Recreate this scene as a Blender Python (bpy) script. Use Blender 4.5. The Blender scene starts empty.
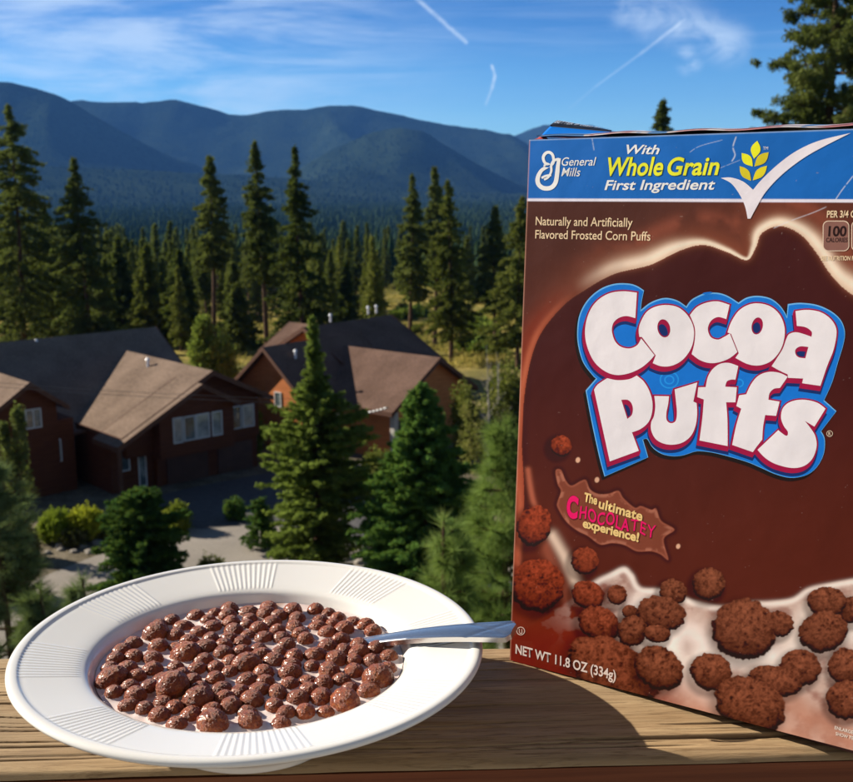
import bpy, bmesh, math, random
import numpy as np
from mathutils import Vector, Matrix, noise as mnoise
rnd = random.Random(7)
RG = np.random.default_rng(11)
scene = bpy.context.scene
COL = scene.collection
PI = math.pi

# ------------------------------------------------------------------ camera
FPX, PITCH, ROLL, CZ = 1074.0754, 0.1894, -0.006, 17.0
CAM = np.array([0, 0, CZ])
f_ = np.array([0, math.cos(PITCH), -math.sin(PITCH)])
r_ = np.array([1., 0, 0]); u_ = np.cross(r_, f_)
R_ = r_*math.cos(ROLL)+u_*math.sin(ROLL); U_ = np.cross(R_, f_)
cam_d = bpy.data.cameras.new('camera'); cam = bpy.data.objects.new('camera', cam_d); COL.objects.link(cam)
cam.matrix_world = Matrix(((R_[0], U_[0], -f_[0], 0), (R_[1], U_[1], -f_[1], 0), (R_[2], U_[2], -f_[2], CZ), (0, 0, 0, 1)))
cam_d.sensor_width = 36; cam_d.lens = 36*FPX/853
cam_d.clip_start = 0.05; cam_d.clip_end = 40000
cam_d.dof.use_dof = True; cam_d.dof.focus_distance = 0.53; cam_d.dof.aperture_fstop = 30
scene.camera = cam
def ray(px, py): return f_+R_*(px-426.5)/FPX-U_*(py-391)/FPX
def ground(px, py, z=0.0):
    d = ray(px, py); return CAM+d*((z-CZ)/d[2])
def at_dist(px, py, Y):            # the point on that line of sight Y metres ahead
    d = ray(px, py); return CAM+d*(Y/d[1])

# ------------------------------------------------------------------ helpers
def s2l(c):
    c = np.asarray(c, float)/255.
    return np.where(c <= .04045, c/12.92, ((c+.055)/1.055)**2.4)
def tag(o, label=None, cat=None, group=None, kind=None):
    if label: o['label'] = label
    if cat: o['category'] = cat
    if group: o['group'] = group
    if kind: o['kind'] = kind
    return o
def empty(name, loc=(0, 0, 0), rz=0):
    o = bpy.data.objects.new(name, None); COL.objects.link(o)
    o.location = Vector([float(v) for v in loc]); o.rotation_euler = (0, 0, rz); o.empty_display_size = .1
    return o
def link(name, me, mat=None, parent=None):
    o = bpy.data.objects.new(name, me); COL.objects.link(o)
    if mat is not None:
        me.materials.clear(); me.materials.append(mat)
    if parent is not None: o.parent = parent
    return o
def copy_tree(o, parent=None):
    c = o.copy(); COL.objects.link(c)
    if parent is not None: c.parent = parent
    for ch in list(o.children): copy_tree(ch, c)
    return c
def np_mesh(name, V, Fc, smooth=False):
    """V (n,3), Fc (m,k) all faces with k corners"""
    V = np.ascontiguousarray(V, np.float32); Fc = np.ascontiguousarray(Fc, np.int32)
    me = bpy.data.meshes.new(name); m, k = Fc.shape
    me.vertices.add(len(V)); me.vertices.foreach_set('co', V.ravel())
    me.loops.add(m*k); me.loops.foreach_set('vertex_index', Fc.ravel())
    me.polygons.add(m); me.polygons.foreach_set('loop_start', np.arange(0, m*k, k, dtype=np.int32))
    me.polygons.foreach_set('use_smooth', np.full(m, smooth))
    me.update(calc_edges=True); me.validate()
    return me
def grid_faces(nx, ny):
    i = np.arange((nx-1)*(ny-1)); a = (i//(nx-1))*nx+i % (nx-1)
    return np.stack([a, a+1, a+nx+1, a+nx], 1)
def smooth(me):
    me.polygons.foreach_set('use_smooth', np.ones(len(me.polygons), bool)); return me
def from_bm(name, bm, sm=False):
    me = bpy.data.meshes.new(name); bm.normal_update(); bm.to_mesh(me); bm.free()
    if sm: smooth(me)
    return me
def add_box(bm, x0, x1, y0, y1, z0, z1, mat=None):
    vs = [bm.verts.new(v) for v in [(x0, y0, z0), (x1, y0, z0), (x1, y1, z0), (x0, y1, z0), (x0, y0, z1), (x1, y0, z1), (x1, y1, z1), (x0, y1, z1)]]
    for q in ((3, 2, 1, 0), (4, 5, 6, 7), (0, 1, 5, 4), (1, 2, 6, 5), (2, 3, 7, 6), (3, 0, 4, 7)): bm.faces.new([vs[i] for i in q])
    if mat is not None: bmesh.ops.transform(bm, matrix=mat, verts=vs)
    return vs
def add_prism(bm, poly, t, thick):
    """poly = list of 3d points, extruded by vector t"""
    a = [bm.verts.new(p) for p in poly]; b = [bm.verts.new(Vector(p)+Vector(t)*thick) for p in poly]
    bm.faces.new(a[::-1]); bm.faces.new(b); n = len(a)
    for i in range(n): bm.faces.new([a[i], a[(i+1) % n], b[(i+1) % n], b[i]])
def tube(pts, rad, n=7):
    """tapered tube arrays -> V, F(quads)"""
    pts = np.asarray(pts, float); m = len(pts); rad = np.broadcast_to(rad, m)
    tn = np.gradient(pts, axis=0); tn /= np.linalg.norm(tn, axis=1)[:, None]+1e-9
    ref = np.array([0, 0, 1.]) if abs(tn[0, 2]) < .9 else np.array([1., 0, 0])
    a = np.cross(tn, ref); a /= np.linalg.norm(a, axis=1)[:, None]; b = np.cross(tn, a)
    th = np.linspace(0, 2*PI, n, endpoint=False)
    V = (pts[:, None]+rad[:, None, None]*(np.cos(th)[None, :, None]*a[:, None]+np.sin(th)[None, :, None]*b[:, None])).reshape(-1, 3)
    i = np.arange((m-1)*n); r = i//n; c = i % n
    F = np.stack([r*n+c, r*n+(c+1) % n, (r+1)*n+(c+1) % n, (r+1)*n+c], 1)
    return V, F
def merge(parts):
    Vs, Fs, o = [], [], 0
    for V, F in parts: Vs.append(V); Fs.append(F+o); o += len(V)
    return np.concatenate(Vs), np.concatenate(Fs)

# ------------------------------------------------------------------ materials
class N:
    def __init__(s, name, rough=.8, spec=.3):
        s.m = bpy.data.materials.new(name); s.m.use_nodes = True; s.t = s.m.node_tree
        s.b = s.t.nodes['Principled BSDF']; s.b.inputs['Roughness'].default_value = rough
        s.b.inputs['Specular IOR Level'].default_value = spec; s.out = s.t.nodes['Material Output']
    def n(s, typ, **kw):
        nd = s.t.nodes.new(typ)
        for k, v in kw.items():
            if k.startswith('i_'):
                key = k[2:].replace('_', ' '); nd.inputs[key].default_value = v
            else: setattr(nd, k, v)
        return nd
    def l(s, a, b): s.t.links.new(a, b)
    def coord(s, scale=(1, 1, 1), src='Object'):
        tc = s.n('ShaderNodeTexCoord'); mp = s.n('ShaderNodeMapping'); mp.inputs['Scale'].default_value = scale
        s.l(tc.outputs[src], mp.inputs['Vector']); return mp.outputs[0]
    def noise(s, vec, scale, detail=4, rough=.55, dist=0):
        nd = s.n('ShaderNodeTexNoise'); nd.inputs['Scale'].default_value = scale; nd.inputs['Detail'].default_value = detail
        nd.inputs['Roughness'].default_value = rough; nd.inputs['Distortion'].default_value = dist
        if vec is not None: s.l(vec, nd.inputs['Vector'])
        return nd.outputs['Fac']
    def ramp(s, fac, stops):
        r = s.n('ShaderNodeValToRGB'); e = r.color_ramp.elements
        while len(e) < len(stops): e.new(.5)
        for el, (p, c) in zip(e, stops): el.position = p; el.color = (*c, 1) if len(c) == 3 else c
        s.l(fac, r.inputs[0]); return r.outputs[0]
    def mix(s, fac, a, b, mode='MIX'):
        m = s.n('ShaderNodeMix', data_type='RGBA', blend_type=mode)
        for i, v in ((0, fac), (6, a), (7, b)):
            if isinstance(v, (int, float)): m.inputs[i].default_value = v
            elif isinstance(v, tuple): m.inputs[i].default_value = (*v, 1)
            else: s.l(v, m.inputs[i])
        return m.outputs[2]
    def math(s, op, a, b=0., c=0.):
        m = s.n('ShaderNodeMath', operation=op)
        for i, v in enumerate((a, b, c)):
            if isinstance(v, (int, float)): m.inputs[i].default_value = v
            else: s.l(v, m.inputs[i])
        return m.outputs[0]
    def color(s, v):
        if isinstance(v, tuple): s.b.inputs['Base Color'].default_value = (*v, 1)
        else: s.l(v, s.b.inputs['Base Color'])
        return s
    def bump(s, h, strength=.3, dist=.01):
        b = s.n('ShaderNodeBump'); b.inputs['Strength'].default_value = strength; b.inputs['Distance'].default_value = dist
        s.l(h, b.inputs['Height']); s.l(b.outputs[0], s.b.inputs['Normal']); return s
def simple(name, c, rough=.7, spec=.3, var=.12, scale=8, metal=0):
    k = N(name, rough, spec); v = k.coord(); n_ = k.noise(v, scale)
    k.color(k.ramp(n_, [(.3, tuple(x*(1-var) for x in c)), (.7, tuple(min(1, x*(1+var)) for x in c))])); k.b.inputs['Metallic'].default_value = metal
    return k.m
def foliage_mat(name, c0, c1, scale=1.2, trans=.3, rough=.6):
    """leaf colour varies clump by clump; a share of the light passes through the leaf"""
    k = N(name, rough, .0); v = k.coord(); oi = k.n('ShaderNodeObjectInfo')
    n1 = k.noise(v, scale, 3); n2 = k.noise(v, scale*9, 2)
    f = k.math('ADD', k.math('MULTIPLY', n1, .7), k.math('MULTIPLY', n2, .3))
    f = k.math('ADD', f, k.math('MULTIPLY', k.math('SUBTRACT', oi.outputs['Random'], .5), .22))
    c = k.ramp(f, [(.36, c0), (.64, c1)]); k.color(c)
    tr = k.n('ShaderNodeBsdfTranslucent'); k.l(k.mix(.5, c, (.20, .26, .03), 'MIX'), tr.inputs[0])
    mx = k.n('ShaderNodeMixShader'); mx.inputs[0].default_value = trans
    k.l(k.b.outputs[0], mx.inputs[1]); k.l(tr.outputs[0], mx.inputs[2]); k.l(mx.outputs[0], k.out.inputs[0])
    return k.m

# ------------------------------------------------------------------ light, sky
SUN = np.array([-.8261, .3338, .4540]); SUN /= np.linalg.norm(SUN)
sl = bpy.data.lights.new('sun', 'SUN'); sl.energy = 5.0; sl.angle = math.radians(.5); sl.color = (1, .91, .77)
so = bpy.data.objects.new('sun', sl); COL.objects.link(so)
so.rotation_euler = Vector(-SUN).to_track_quat('-Z', 'Y').to_euler()
world = bpy.data.worlds.new('World'); scene.world = world; world.use_nodes = True
wt = world.node_tree; wt.nodes.clear()
class W(N):
    def __init__(s): s.t = wt
w = W()
sky = w.n('ShaderNodeTexSky', sky_type='NISHITA', sun_disc=False); sky.sun_elevation = math.asin(SUN[2]); sky.sun_rotation = math.atan2(SUN[0], SUN[1])
sky.altitude = 1900; sky.air_density = 1.0; sky.dust_density = .15; sky.ozone_density = 2.5
tc = w.n('ShaderNodeTexCoord'); sep = w.n('ShaderNodeSeparateXYZ'); w.l(tc.outputs['Generated'], sep.inputs[0])
az = w.math('ARCTAN2', sep.outputs[0], sep.outputs[1]); el = w.math('ARCSINE', sep.outputs[2])
cmb = w.n('ShaderNodeCombineXYZ'); w.l(az, cmb.inputs[0]); w.l(el, cmb.inputs[1]); P2 = cmb.outputs[0]
def azel(px, py):
    d = ray(px, py); d = d/np.linalg.norm(d); return math.atan2(d[0], d[1]), math.asin(d[2])
def vmath(op, a, b=None, out=0, scale=None):
    m = w.n('ShaderNodeVectorMath', operation=op)
    for i, v in enumerate((a, b)):
        if v is None: continue
        if isinstance(v, tuple): m.inputs[i].default_value = v
        else: w.l(v, m.inputs[i])
    if scale is not None:
        if isinstance(scale, float): m.inputs['Scale'].default_value = scale
        else: w.l(scale, m.inputs['Scale'])
    return m.outputs[out]
def seg_mask(p, q, wid, gain, soft=None):
    a = (*azel(*p), 0); b = (*azel(*q), 0); d = (b[0]-a[0], b[1]-a[1], 0); L2 = d[0]**2+d[1]**2
    pa = vmath('SUBTRACT', P2, a)
    t = w.math('DIVIDE', vmath('DOT_PRODUCT', pa, d, 1), L2)
    tcl = w.n('ShaderNodeClamp'); w.l(t, tcl.inputs[0])
    dist = vmath('LENGTH', vmath('SUBTRACT', pa, vmath('SCALE', d, None, 0, tcl.outputs[0])), None, 1)
    m = w.n('ShaderNodeMapRange', interpolation_type='SMOOTHSTEP'); w.l(dist, m.inputs[0])
    m.inputs[1].default_value = 0; m.inputs[2].default_value = wid/FPX; m.inputs[3].default_value = gain; m.inputs[4].default_value = 0
    return m.outputs[0]
def stretched(sx, sy, rot, scale, detail, dist, off=0.):
    mp = w.n('ShaderNodeMapping'); mp.inputs['Scale'].default_value = (sx, sy, 1); mp.inputs['Rotation'].default_value = (0, 0, rot)
    mp.inputs['Location'].default_value = (off, off*.7, 0)
    w.l(P2, mp.inputs[0]); return w.noise(mp.outputs[0], scale, detail, .6, dist)
cir = stretched(3, 17, -.12, 1.4, 7, .9); cir2 = stretched(8, 46, -.16, 1.5, 6, .5, 3.)
base = w.math('ADD', w.math('MULTIPLY', cir, .72), w.math('MULTIPLY', cir2, .28))
def rng(v, a, b, c=0., d=1.):
    m = w.n('ShaderNodeMapRange', interpolation_type='SMOOTHSTEP'); w.l(v, m.inputs[0])
    for i, x in enumerate((a, b, c, d)): m.inputs[i+1].default_value = x
    return m.outputs[0]
left = seg_mask((-400, 40), (200, 20), 330, 1.0)
cirrus = w.math('MULTIPLY', rng(base, .36, .66), left)
wisp = w.math('MULTIPLY', rng(stretched(14, 22, .8, 1.2, 5, 1.2, 5.), .34, .66), w.math('MAXIMUM', seg_mask((632, 8), (728, 42), 30, .5), seg_mask((676, 20), (690, 62), 17, .6)))
streak = w.math('MULTIPLY', rng(stretched(2, 40, -.05, 1.2, 5, .4, 9.), .5, .72), .22)
m_ = w.math('ADD', w.math('MULTIPLY', cirrus, .54), wisp); m_ = w.math('ADD', m_, w.math('MULTIPLY', streak, rng(el, .06, .2)))
jit = rng(stretched(40, 40, 0, 3, 3, 0), .25, .6, .45, 1.)
con = seg_mask((414, -4), (466, 42), 3.4, .42)
for s_ in (((492, 66), (495, 76), 2.4, .7), ((495, 76), (492, 88), 2.8, .62), ((492, 88), (486, 104), 2.2, .35), ((596, 86), (640, 54), 1.8, .26), ((640, 54), (684, 20), 2.6, .30), ((570, 108), (600, 83), 2., .12)):
    con = w.math('MAXIMUM', con, seg_mask(*s_))
m_ = w.math('ADD', m_, w.math('MULTIPLY', con, jit))
cl = w.n('ShaderNodeClamp'); w.l(m_, cl.inputs[0])
hs = w.n('ShaderNodeHueSaturation'); hs.inputs['Saturation'].default_value = 1.0; w.l(w.mix(1., sky.outputs[0], w.ramp(w.math('DIVIDE', el, 1.2), [(.0, (.56, .87, 1.0)), (.05, (.50, .80, .96)), (.08, (.36, .66, .88)), (.112, (.22, .48, .76)), (.145, (.16, .39, .68)), (.22, (.34, .44, .56)), (.40, (.36, .40, .44))]), 'MULTIPLY'), hs.inputs['Color'])
skc = w.mix(cl.outputs[0], hs.outputs[0], (6.2, 7.2, 8.0))
bg = w.n('ShaderNodeBackground'); bg.inputs[1].default_value = .08; w.l(skc, bg.inputs[0])
wo = w.n('ShaderNodeOutputWorld'); w.l(bg.outputs[0], wo.inputs[0])
scene.view_settings.view_transform = 'Standard'; scene.view_settings.look = 'None'; scene.view_settings.gamma = 1
scene.view_settings.exposure = 0.95
scene.render.engine = 'CYCLES'
cy = scene.cycles
cy.use_adaptive_sampling = True; cy.adaptive_threshold = .012; cy.use_denoising = True
try: cy.denoiser = 'OPENIMAGEDENOISE'; cy.denoising_prefilter = 'ACCURATE'
except Exception: pass
cy.max_bounces = 6; cy.diffuse_bounces = 3; cy.glossy_bounces = 3; cy.transmission_bounces = 3; cy.volume_bounces = 0; cy.transparent_max_bounces = 6
cy.sample_clamp_indirect = 6; cy.caustics_reflective = False; cy.caustics_refractive = False

# ================================================================== THE RAIL
RZ = CZ-0.26275          # top of the rail
RYAW = .0366
WX = np.array([math.cos(RYAW), math.sin(RYAW), 0]); WY = np.array([-math.sin(RYAW), math.cos(RYAW), 0])
def wood_mat():
    k = N('weathered wood', .78, .25); v = k.coord((1, 1, 1))
    g1 = k.noise(k.coord((4.5, 110, 30)), 1.0, 6, .65, .5); g2 = k.noise(k.coord((45, 620, 60)), 1.0, 5, .7, .5)
    bl = k.noise(k.coord((5, 16, 8)), 1.0, 4, .55)
    c = k.ramp(g1, [(.26, (.17, .10, .048)), (.42, (.34, .225, .115)), (.58, (.47, .33, .18)), (.78, (.58, .43, .25))])
    c = k.mix(k.ramp(g2, [(.34, (1, 1, 1)), (.50, (0, 0, 0))]), c, (.20, .125, .06))
    c = k.mix(k.math('MULTIPLY', k.ramp(bl, [(.40, (0, 0, 0)), (.62, (1, 1, 1))]), .6), c, (.24, .17, .10))
    at = k.n('ShaderNodeVertexColor', layer_name='split'); c = k.mix(at.outputs[0], c, (.035, .022, .014)); k.color(c); h = k.math('ADD', k.math('MULTIPLY', g1, .8), k.math('MULTIPLY', g2, .5)); k.bump(h, .5, .0012)
    return k.m
WOOD = wood_mat()
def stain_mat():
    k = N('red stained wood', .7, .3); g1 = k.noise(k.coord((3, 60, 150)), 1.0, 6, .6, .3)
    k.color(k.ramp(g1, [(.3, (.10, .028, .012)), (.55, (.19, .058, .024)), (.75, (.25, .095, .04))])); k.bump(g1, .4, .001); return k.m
STAIN = stain_mat()
rail = empty('deck_railing', (0, .4557, RZ), RYAW)
tag(rail, 'weathered flat wooden deck rail carrying the bowl and the cereal box', 'railing')
RW = .128
def rail_top():
    # local x along the board, y across; a worn top with grain ridges, splits and rounded arrises
    xs = np.concatenate([np.linspace(-2.4, -.42, 30), np.linspace(-.40, .42, 760), np.linspace(.44, 2.4, 30)])
    ys = np.linspace(0, RW, 300); X, Y = np.meshgrid(xs, ys)
    def vn(x, y, seed):                                   # value noise
        rg = np.random.default_rng(seed); T = rg.random((256, 256)); xi = np.floor(x).astype(int); yi = np.floor(y).astype(int)
        fx = x-xi; fy = y-yi; fx = fx*fx*(3-2*fx); fy = fy*fy*(3-2*fy); g = lambda a, b: T[a % 256, b % 256]
        return (g(xi, yi)*(1-fx)+g(xi+1, yi)*fx)*(1-fy)+(g(xi, yi+1)*(1-fx)+g(xi+1, yi+1)*fx)*fy
    wv = Y+.004*(vn(X*4, Y*30, 1)-.5)+.002*(vn(X*11, Y*60, 5)-.5)
    H = .0007*(vn(X*3, wv*220, 2)-.5)+.0004*(vn(X*9, wv*600, 3)-.5)+.001*(vn(X*5, Y*25, 4)-.5)
    rg = random.Random(4)
    cr = [(.148, .014, .012, .002, .0016), (.155, .016, .02, .002, .0009), (-.30, .012, .17, .0022, .0009), (-.25, .024, .2, .002, .0008), (.13, .018, .075, .003, .0013), (.07, .010, .06, .002, .0009), (.165, .031, .05, .002, .001), (-.33, .035, .1, .002, .0008)]
    cr += [(rg.uniform(-.4, .4), rg.uniform(.004, RW-.006), rg.uniform(.03, .16), rg.uniform(.0008, .002), rg.uniform(.0003, .0006)) for _ in range(60)]
    CR = np.zeros_like(X)
    for cx, cyy, ln, dp, wd in cr:
        t = np.clip(1-((X-cx)/ln)**2, 0, 1)
        yc = cyy+.0016*(vn(X*14, X*0, 9)-.5)+.0012*(vn(X*60, X*0, 8)-.5)
        gk_ = np.sqrt(t)*np.exp(-((wv-yc)/(wd*(.3+.7*t)))**2); H -= dp*gk_; CR = np.maximum(CR, np.clip(gk_*1.3-.15, 0, 1)*min(1, dp/.0017))
    e = np.minimum(Y, RW-Y); H -= .0035*np.exp(-e/.0016)+.0006*np.exp(-e/.006)*(vn(X*30, Y*10, 6))
    V = np.stack([X.ravel(), Y.ravel(), H.ravel()], 1)
    me = smooth(np_mesh('rail_top', V, grid_faces(len(xs), len(ys))))
    ca = me.color_attributes.new('split', 'FLOAT_COLOR', 'POINT'); q = CR.ravel(); ca.data.foreach_set('color', np.stack([q, q, q, np.ones_like(q)], 1).astype(np.float32).ravel())
    return me
o = link('top_surface', rail_top(), WOOD, rail)
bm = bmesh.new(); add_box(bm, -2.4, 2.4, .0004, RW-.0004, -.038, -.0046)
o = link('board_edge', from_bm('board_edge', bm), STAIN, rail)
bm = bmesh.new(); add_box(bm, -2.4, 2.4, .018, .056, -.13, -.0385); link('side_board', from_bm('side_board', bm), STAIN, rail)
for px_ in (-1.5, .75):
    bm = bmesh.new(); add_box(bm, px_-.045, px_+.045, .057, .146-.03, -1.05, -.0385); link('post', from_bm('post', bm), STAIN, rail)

# ================================================================== THE BOWL
BC = np.array([-.0869, .4947]); TX, TY = .0112, -.007
bowl = empty('soup_bowl', (BC[0], BC[1], RZ)); nrm = Vector((TX, TY, 1)).normalized()
bowl.rotation_mode = 'QUATERNION'; bowl.rotation_quaternion = Vector((0, 0, 1)).rotation_difference(nrm)
BOWLM = Matrix.LocRotScale(Vector((BC[0], BC[1], RZ)), bowl.rotation_quaternion, None)
tag(bowl, 'wide rimmed white china bowl of chocolate cereal and milk on the wooden rail', 'bowl')
def china():
    k = N('white glazed china', .16, .5); k.color((.82, .80, .755)); k.b.inputs['Coat Weight'].default_value = .5; k.b.inputs['Coat Roughness'].default_value = .06
    k.b.inputs['Subsurface Weight'].default_value = .04; k.b.inputs['Subsurface Radius'].default_value = (.004, .003, .002)
    return k.m
CHINA = china()
def bowl_mesh():
    prof = [(0, .0035), (.030, .0035), (.041, .003), (.043, .0), (.047, .0), (.0485, .0035), (.056, .0105), (.066, .021), (.0735, .030), (.0785, .0345), (.086, .0365), (.098, .0385), (.108, .0402), (.1118, .0412), (.1131, .0425), (.1127, .0438), (.1112, .0446),
            (.1085, .0445), (.1068, .0436), (.104, .0431), (.098, .0421), (.092, .0411), (.086, .0401), (.0815, .0392), (.0790, .0384), (.0772, .0372), (.0757, .0350), (.0740, .0320), (.071, .0270), (.066, .0190), (.058, .0120), (.046, .0085), (.025, .0075), (0, .0075)]
    p = np.array(prof); t = np.concatenate([[0], np.cumsum(np.hypot(*np.diff(p, axis=0).T))])
    rim0 = 17; tt = []
    for i in range(len(t)-1):                    # finer steps over the rim
        k = 5 if 16 <= i <= 26 else 3
        tt += list(np.linspace(t[i], t[i+1], k, endpoint=False))
    tt = np.array(tt+[t[-1]])
    def cr(vals):                                 # Catmull-Rom through the profile
        o = []
        for x in tt:
            i = min(max(np.searchsorted(t, x)-1, 0), len(t)-2); u = (x-t[i])/(t[i+1]-t[i])
            a, b = vals[i], vals[i+1]; m0 = (vals[i+1]-vals[max(i-1, 0)])/(t[i+1]-t[max(i-1, 0)]); m1 = (vals[min(i+2, len(t)-1)]-vals[i])/(t[min(i+2, len(t)-1)]-t[i]); h = t[i+1]-t[i]
            o.append((2*u**3-3*u*u+1)*a+(u**3-2*u*u+u)*h*m0+(-2*u**3+3*u*u)*b+(u**3-u*u)*h*m1)
        return np.array(o)
    r = np.maximum(cr(p[:, 0]), 0); z = cr(p[:, 1]); na = 1440
    th = np.linspace(0, 2*PI, na, endpoint=False)
    Rr, T = np.meshgrid(r, th, indexing='ij'); Z = np.meshgrid(z, th, indexing='ij')[0].copy()
    top = (tt > t[17])[:, None]
    wnd = np.clip((Rr-.0800)/.002, 0, 1)*np.clip((.1085-Rr)/.0025, 0, 1)
    # groups of raised radial ribs: eight fans round the rim
    ph = (T-PI/2-.20) % (PI/4); ph = np.where(ph > PI/8, ph-PI/4, ph)
    span = .19; nr = 13; inside = np.clip((span-np.abs(ph))/.012, 0, 1)
    rib = .5+.5*np.cos(ph/span*nr*PI); skew = 1
    Z += np.where(top, .00024*rib*inside*wnd, 0)
    V = np.stack([Rr*np.cos(T), Rr*np.sin(T), Z], -1).reshape(-1, 3)
    m = len(r); i = np.arange((m-1)*na); a = i//na; c = i % na
    F = np.stack([a*na+c, a*na+(c+1) % na, (a+1)*na+(c+1) % na, (a+1)*na+c], 1)
    return smooth(np_mesh('bowl', V, F))
link('bowl_body', bowl_mesh(), CHINA, bowl)
MZ = .0325                                        # milk level
mk = N('chocolate tinted milk', .12, .5); v = mk.coord()
n1 = mk.noise(v, 45, 4); mk.color(mk.ramp(n1, [(.35, (.60, .47, .43)), (.55, (.74, .64, .61)), (.7, (.46, .29, .22))]))
mk.b.inputs['Subsurface Weight'].default_value = .15; mk.b.inputs['Subsurface Radius'].default_value = (.006, .004, .003)

# ---- puffs: bumpy corn balls
def puff_mesh(seed, el=1.):
    bm = bmesh.new(); bmesh.ops.create_icosphere(bm, subdivisions=5, radius=1)
    off = Vector((seed*7.3, seed*3.1, seed*1.7))
    for v in bm.verts:
        d = v.co.normalized()
        h = .035*mnoise.noise(d*1.4+off)+.045*mnoise.noise(d*5.2+off*2)
        cell = mnoise.voronoi(d*6.5+off*1.3)[0]; h += .15*min(cell[0], .5)*-1+.06
        h += .055*abs(mnoise.noise(d*9+off))+.04*mnoise.noise(d*17+off)+.022*mnoise.noise(d*31+off)
        v.co = d*(1+h)
        v.co.x *= el
    return from_bm('puff', bm, True)
pk = N('cocoa glazed puff', .42, .45); v = pk.coord(); a1 = pk.noise(v, 3.2, 4); a2 = pk.noise(v, 14, 5, .7); oi = pk.n('ShaderNodeObjectInfo')
c = pk.ramp(pk.math('ADD', pk.math('MULTIPLY', a1, .6), pk.math('MULTIPLY', a2, .4)), [(.34, (.10, .013, .003)), (.50, (.33, .058, .010)), (.68, (.62, .20, .03))])
c = pk.mix(pk.math('MULTIPLY', oi.outputs['Random'], .4), c, (.15, .032, .010)); pk.color(c); pk.bump(a2, .55, .25)
pk.b.inputs['Coat Weight'].default_value = .35; pk.b.inputs['Coat Roughness'].default_value = .18
PM = [puff_mesh(i+1, [1, 1.08, .97, 1.14, 1.05, 1, 1.1, .95][i]) for i in range(8)]
for m in PM: m.materials.append(pk.m)
def on_milk(px, py):                              # point on the milk surface seen there -> bowl local x, y
    Mi = BOWLM.inverted(); c0 = Mi @ Vector(CAM); d = (Mi.to_3x3() @ Vector(ray(px, py))); t = (MZ-c0.z)/d.z; q = c0+d*t
    return q.x, q.y
spots = []      # x, y, radius, lift, kind
def big(px, py, rr, lift, nm): x, y = on_milk(px, py); spots.append((x, y, rr, lift, nm))
big(173, 694, .0076, .0035, 'big'); big(247, 668, .0068, .001, 'big2'); big(156, 637, .0070, .0012, None); big(112, 683, .0068, .0012, None)
big(345, 706, .0068, .0014, None); big(213, 727, .0070, .0012, None); big(186, 657, .0070, .001, None); 
big(378, 683, .0076, .0016, None); big(198, 704, .0073, .0008, None)
s0 = np.array(on_milk(346, 643.5)); s1 = np.array(on_milk(408, 637.5)); sv = (s1-s0)/np.linalg.norm(s1-s0)
rg = random.Random(21); tries = 0
cand = []
for _ in range(60000):
    a = rg.uniform(0, 2*PI); r = .0690*math.sqrt(rg.random()); cand.append((r*math.cos(a)-.0005, r*math.sin(a)-.001))
for x, y in cand:
    rr = .0044+.0010*((math.sin(x*7919+y*3571)+1)/2)
    # milk shows in a patch right of the middle, and near the spoon and right edge
    if (x-.020)**2/.017**2+(y-.012)**2/.006**2 < .55 : continue
    sd_ = np.array([x, y])-s0; al = sd_@sv
    if al > -.002 and abs(sd_[0]*sv[1]-sd_[1]*sv[0]) < .0052+rr*.35: continue
    if math.hypot(x, y)+rr > .0728: continue
    if all((x-s[0])**2+((y-s[1])*1.0)**2 > ((rr+s[2])*.90)**2 for s in spots): spots.append((x, y, rr, rg.uniform(-.0004, .0014), None))
for i, (x, y, rr, lift, nm) in enumerate(spots):
    o = bpy.data.objects.new('cereal_puff', PM[i % 8]); COL.objects.link(o)
    q = Vector((rg.random()-.5, rg.random()-.5, rg.random()-.5)); fl = .92 if nm is None else .95
    p = BOWLM @ Vector((x, y, MZ+lift+rr*.02)); o.location = p
    o.rotation_euler = (rg.uniform(-.4, .4), rg.uniform(-.4, .4), rg.uniform(0, 6.28)); o.scale = (rr*1.04, rr*.98, rr*fl)
    lab = {'big': 'largest brown cereal puff, standing highest at the front left in the milk', 'big2': 'large glossy cereal puff in the middle of the milk'}.get(nm, 'small bumpy brown chocolate puff floating in the milk')
    tag(o, lab, 'cereal puff', 'chocolate puffs floating in the bowl of milk')
# milk surface: climbs a little where it wets a puff or the china
def milk():
    n = 190; g = np.linspace(-1, 1, n); A, B = np.meshgrid(g, g)
    r = np.maximum(abs(A), abs(B)); th = np.arctan2(B, A); X = r*np.cos(th)*.0742; Y = r*np.sin(th)*.0742
    Z = np.full_like(X, MZ)
    for x, y, rr, lift, nm in spots:
        d = np.hypot(X-x, Y-y); Z += .0011*np.exp(-np.maximum(d-rr*.93, 0)/.0011)
    Z = np.minimum(Z, MZ+.0013)+.0005*np.exp(-(.0742-np.hypot(X, Y))/.001)
    return smooth(np_mesh('milk', np.stack([X.ravel(), Y.ravel(), Z.ravel()], 1), grid_faces(n, n)))
mo = link('milk', milk(), mk.m); mo.matrix_world = BOWLM
tag(mo, 'cocoa tinted milk filling the white bowl around the puffs', 'milk')

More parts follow.
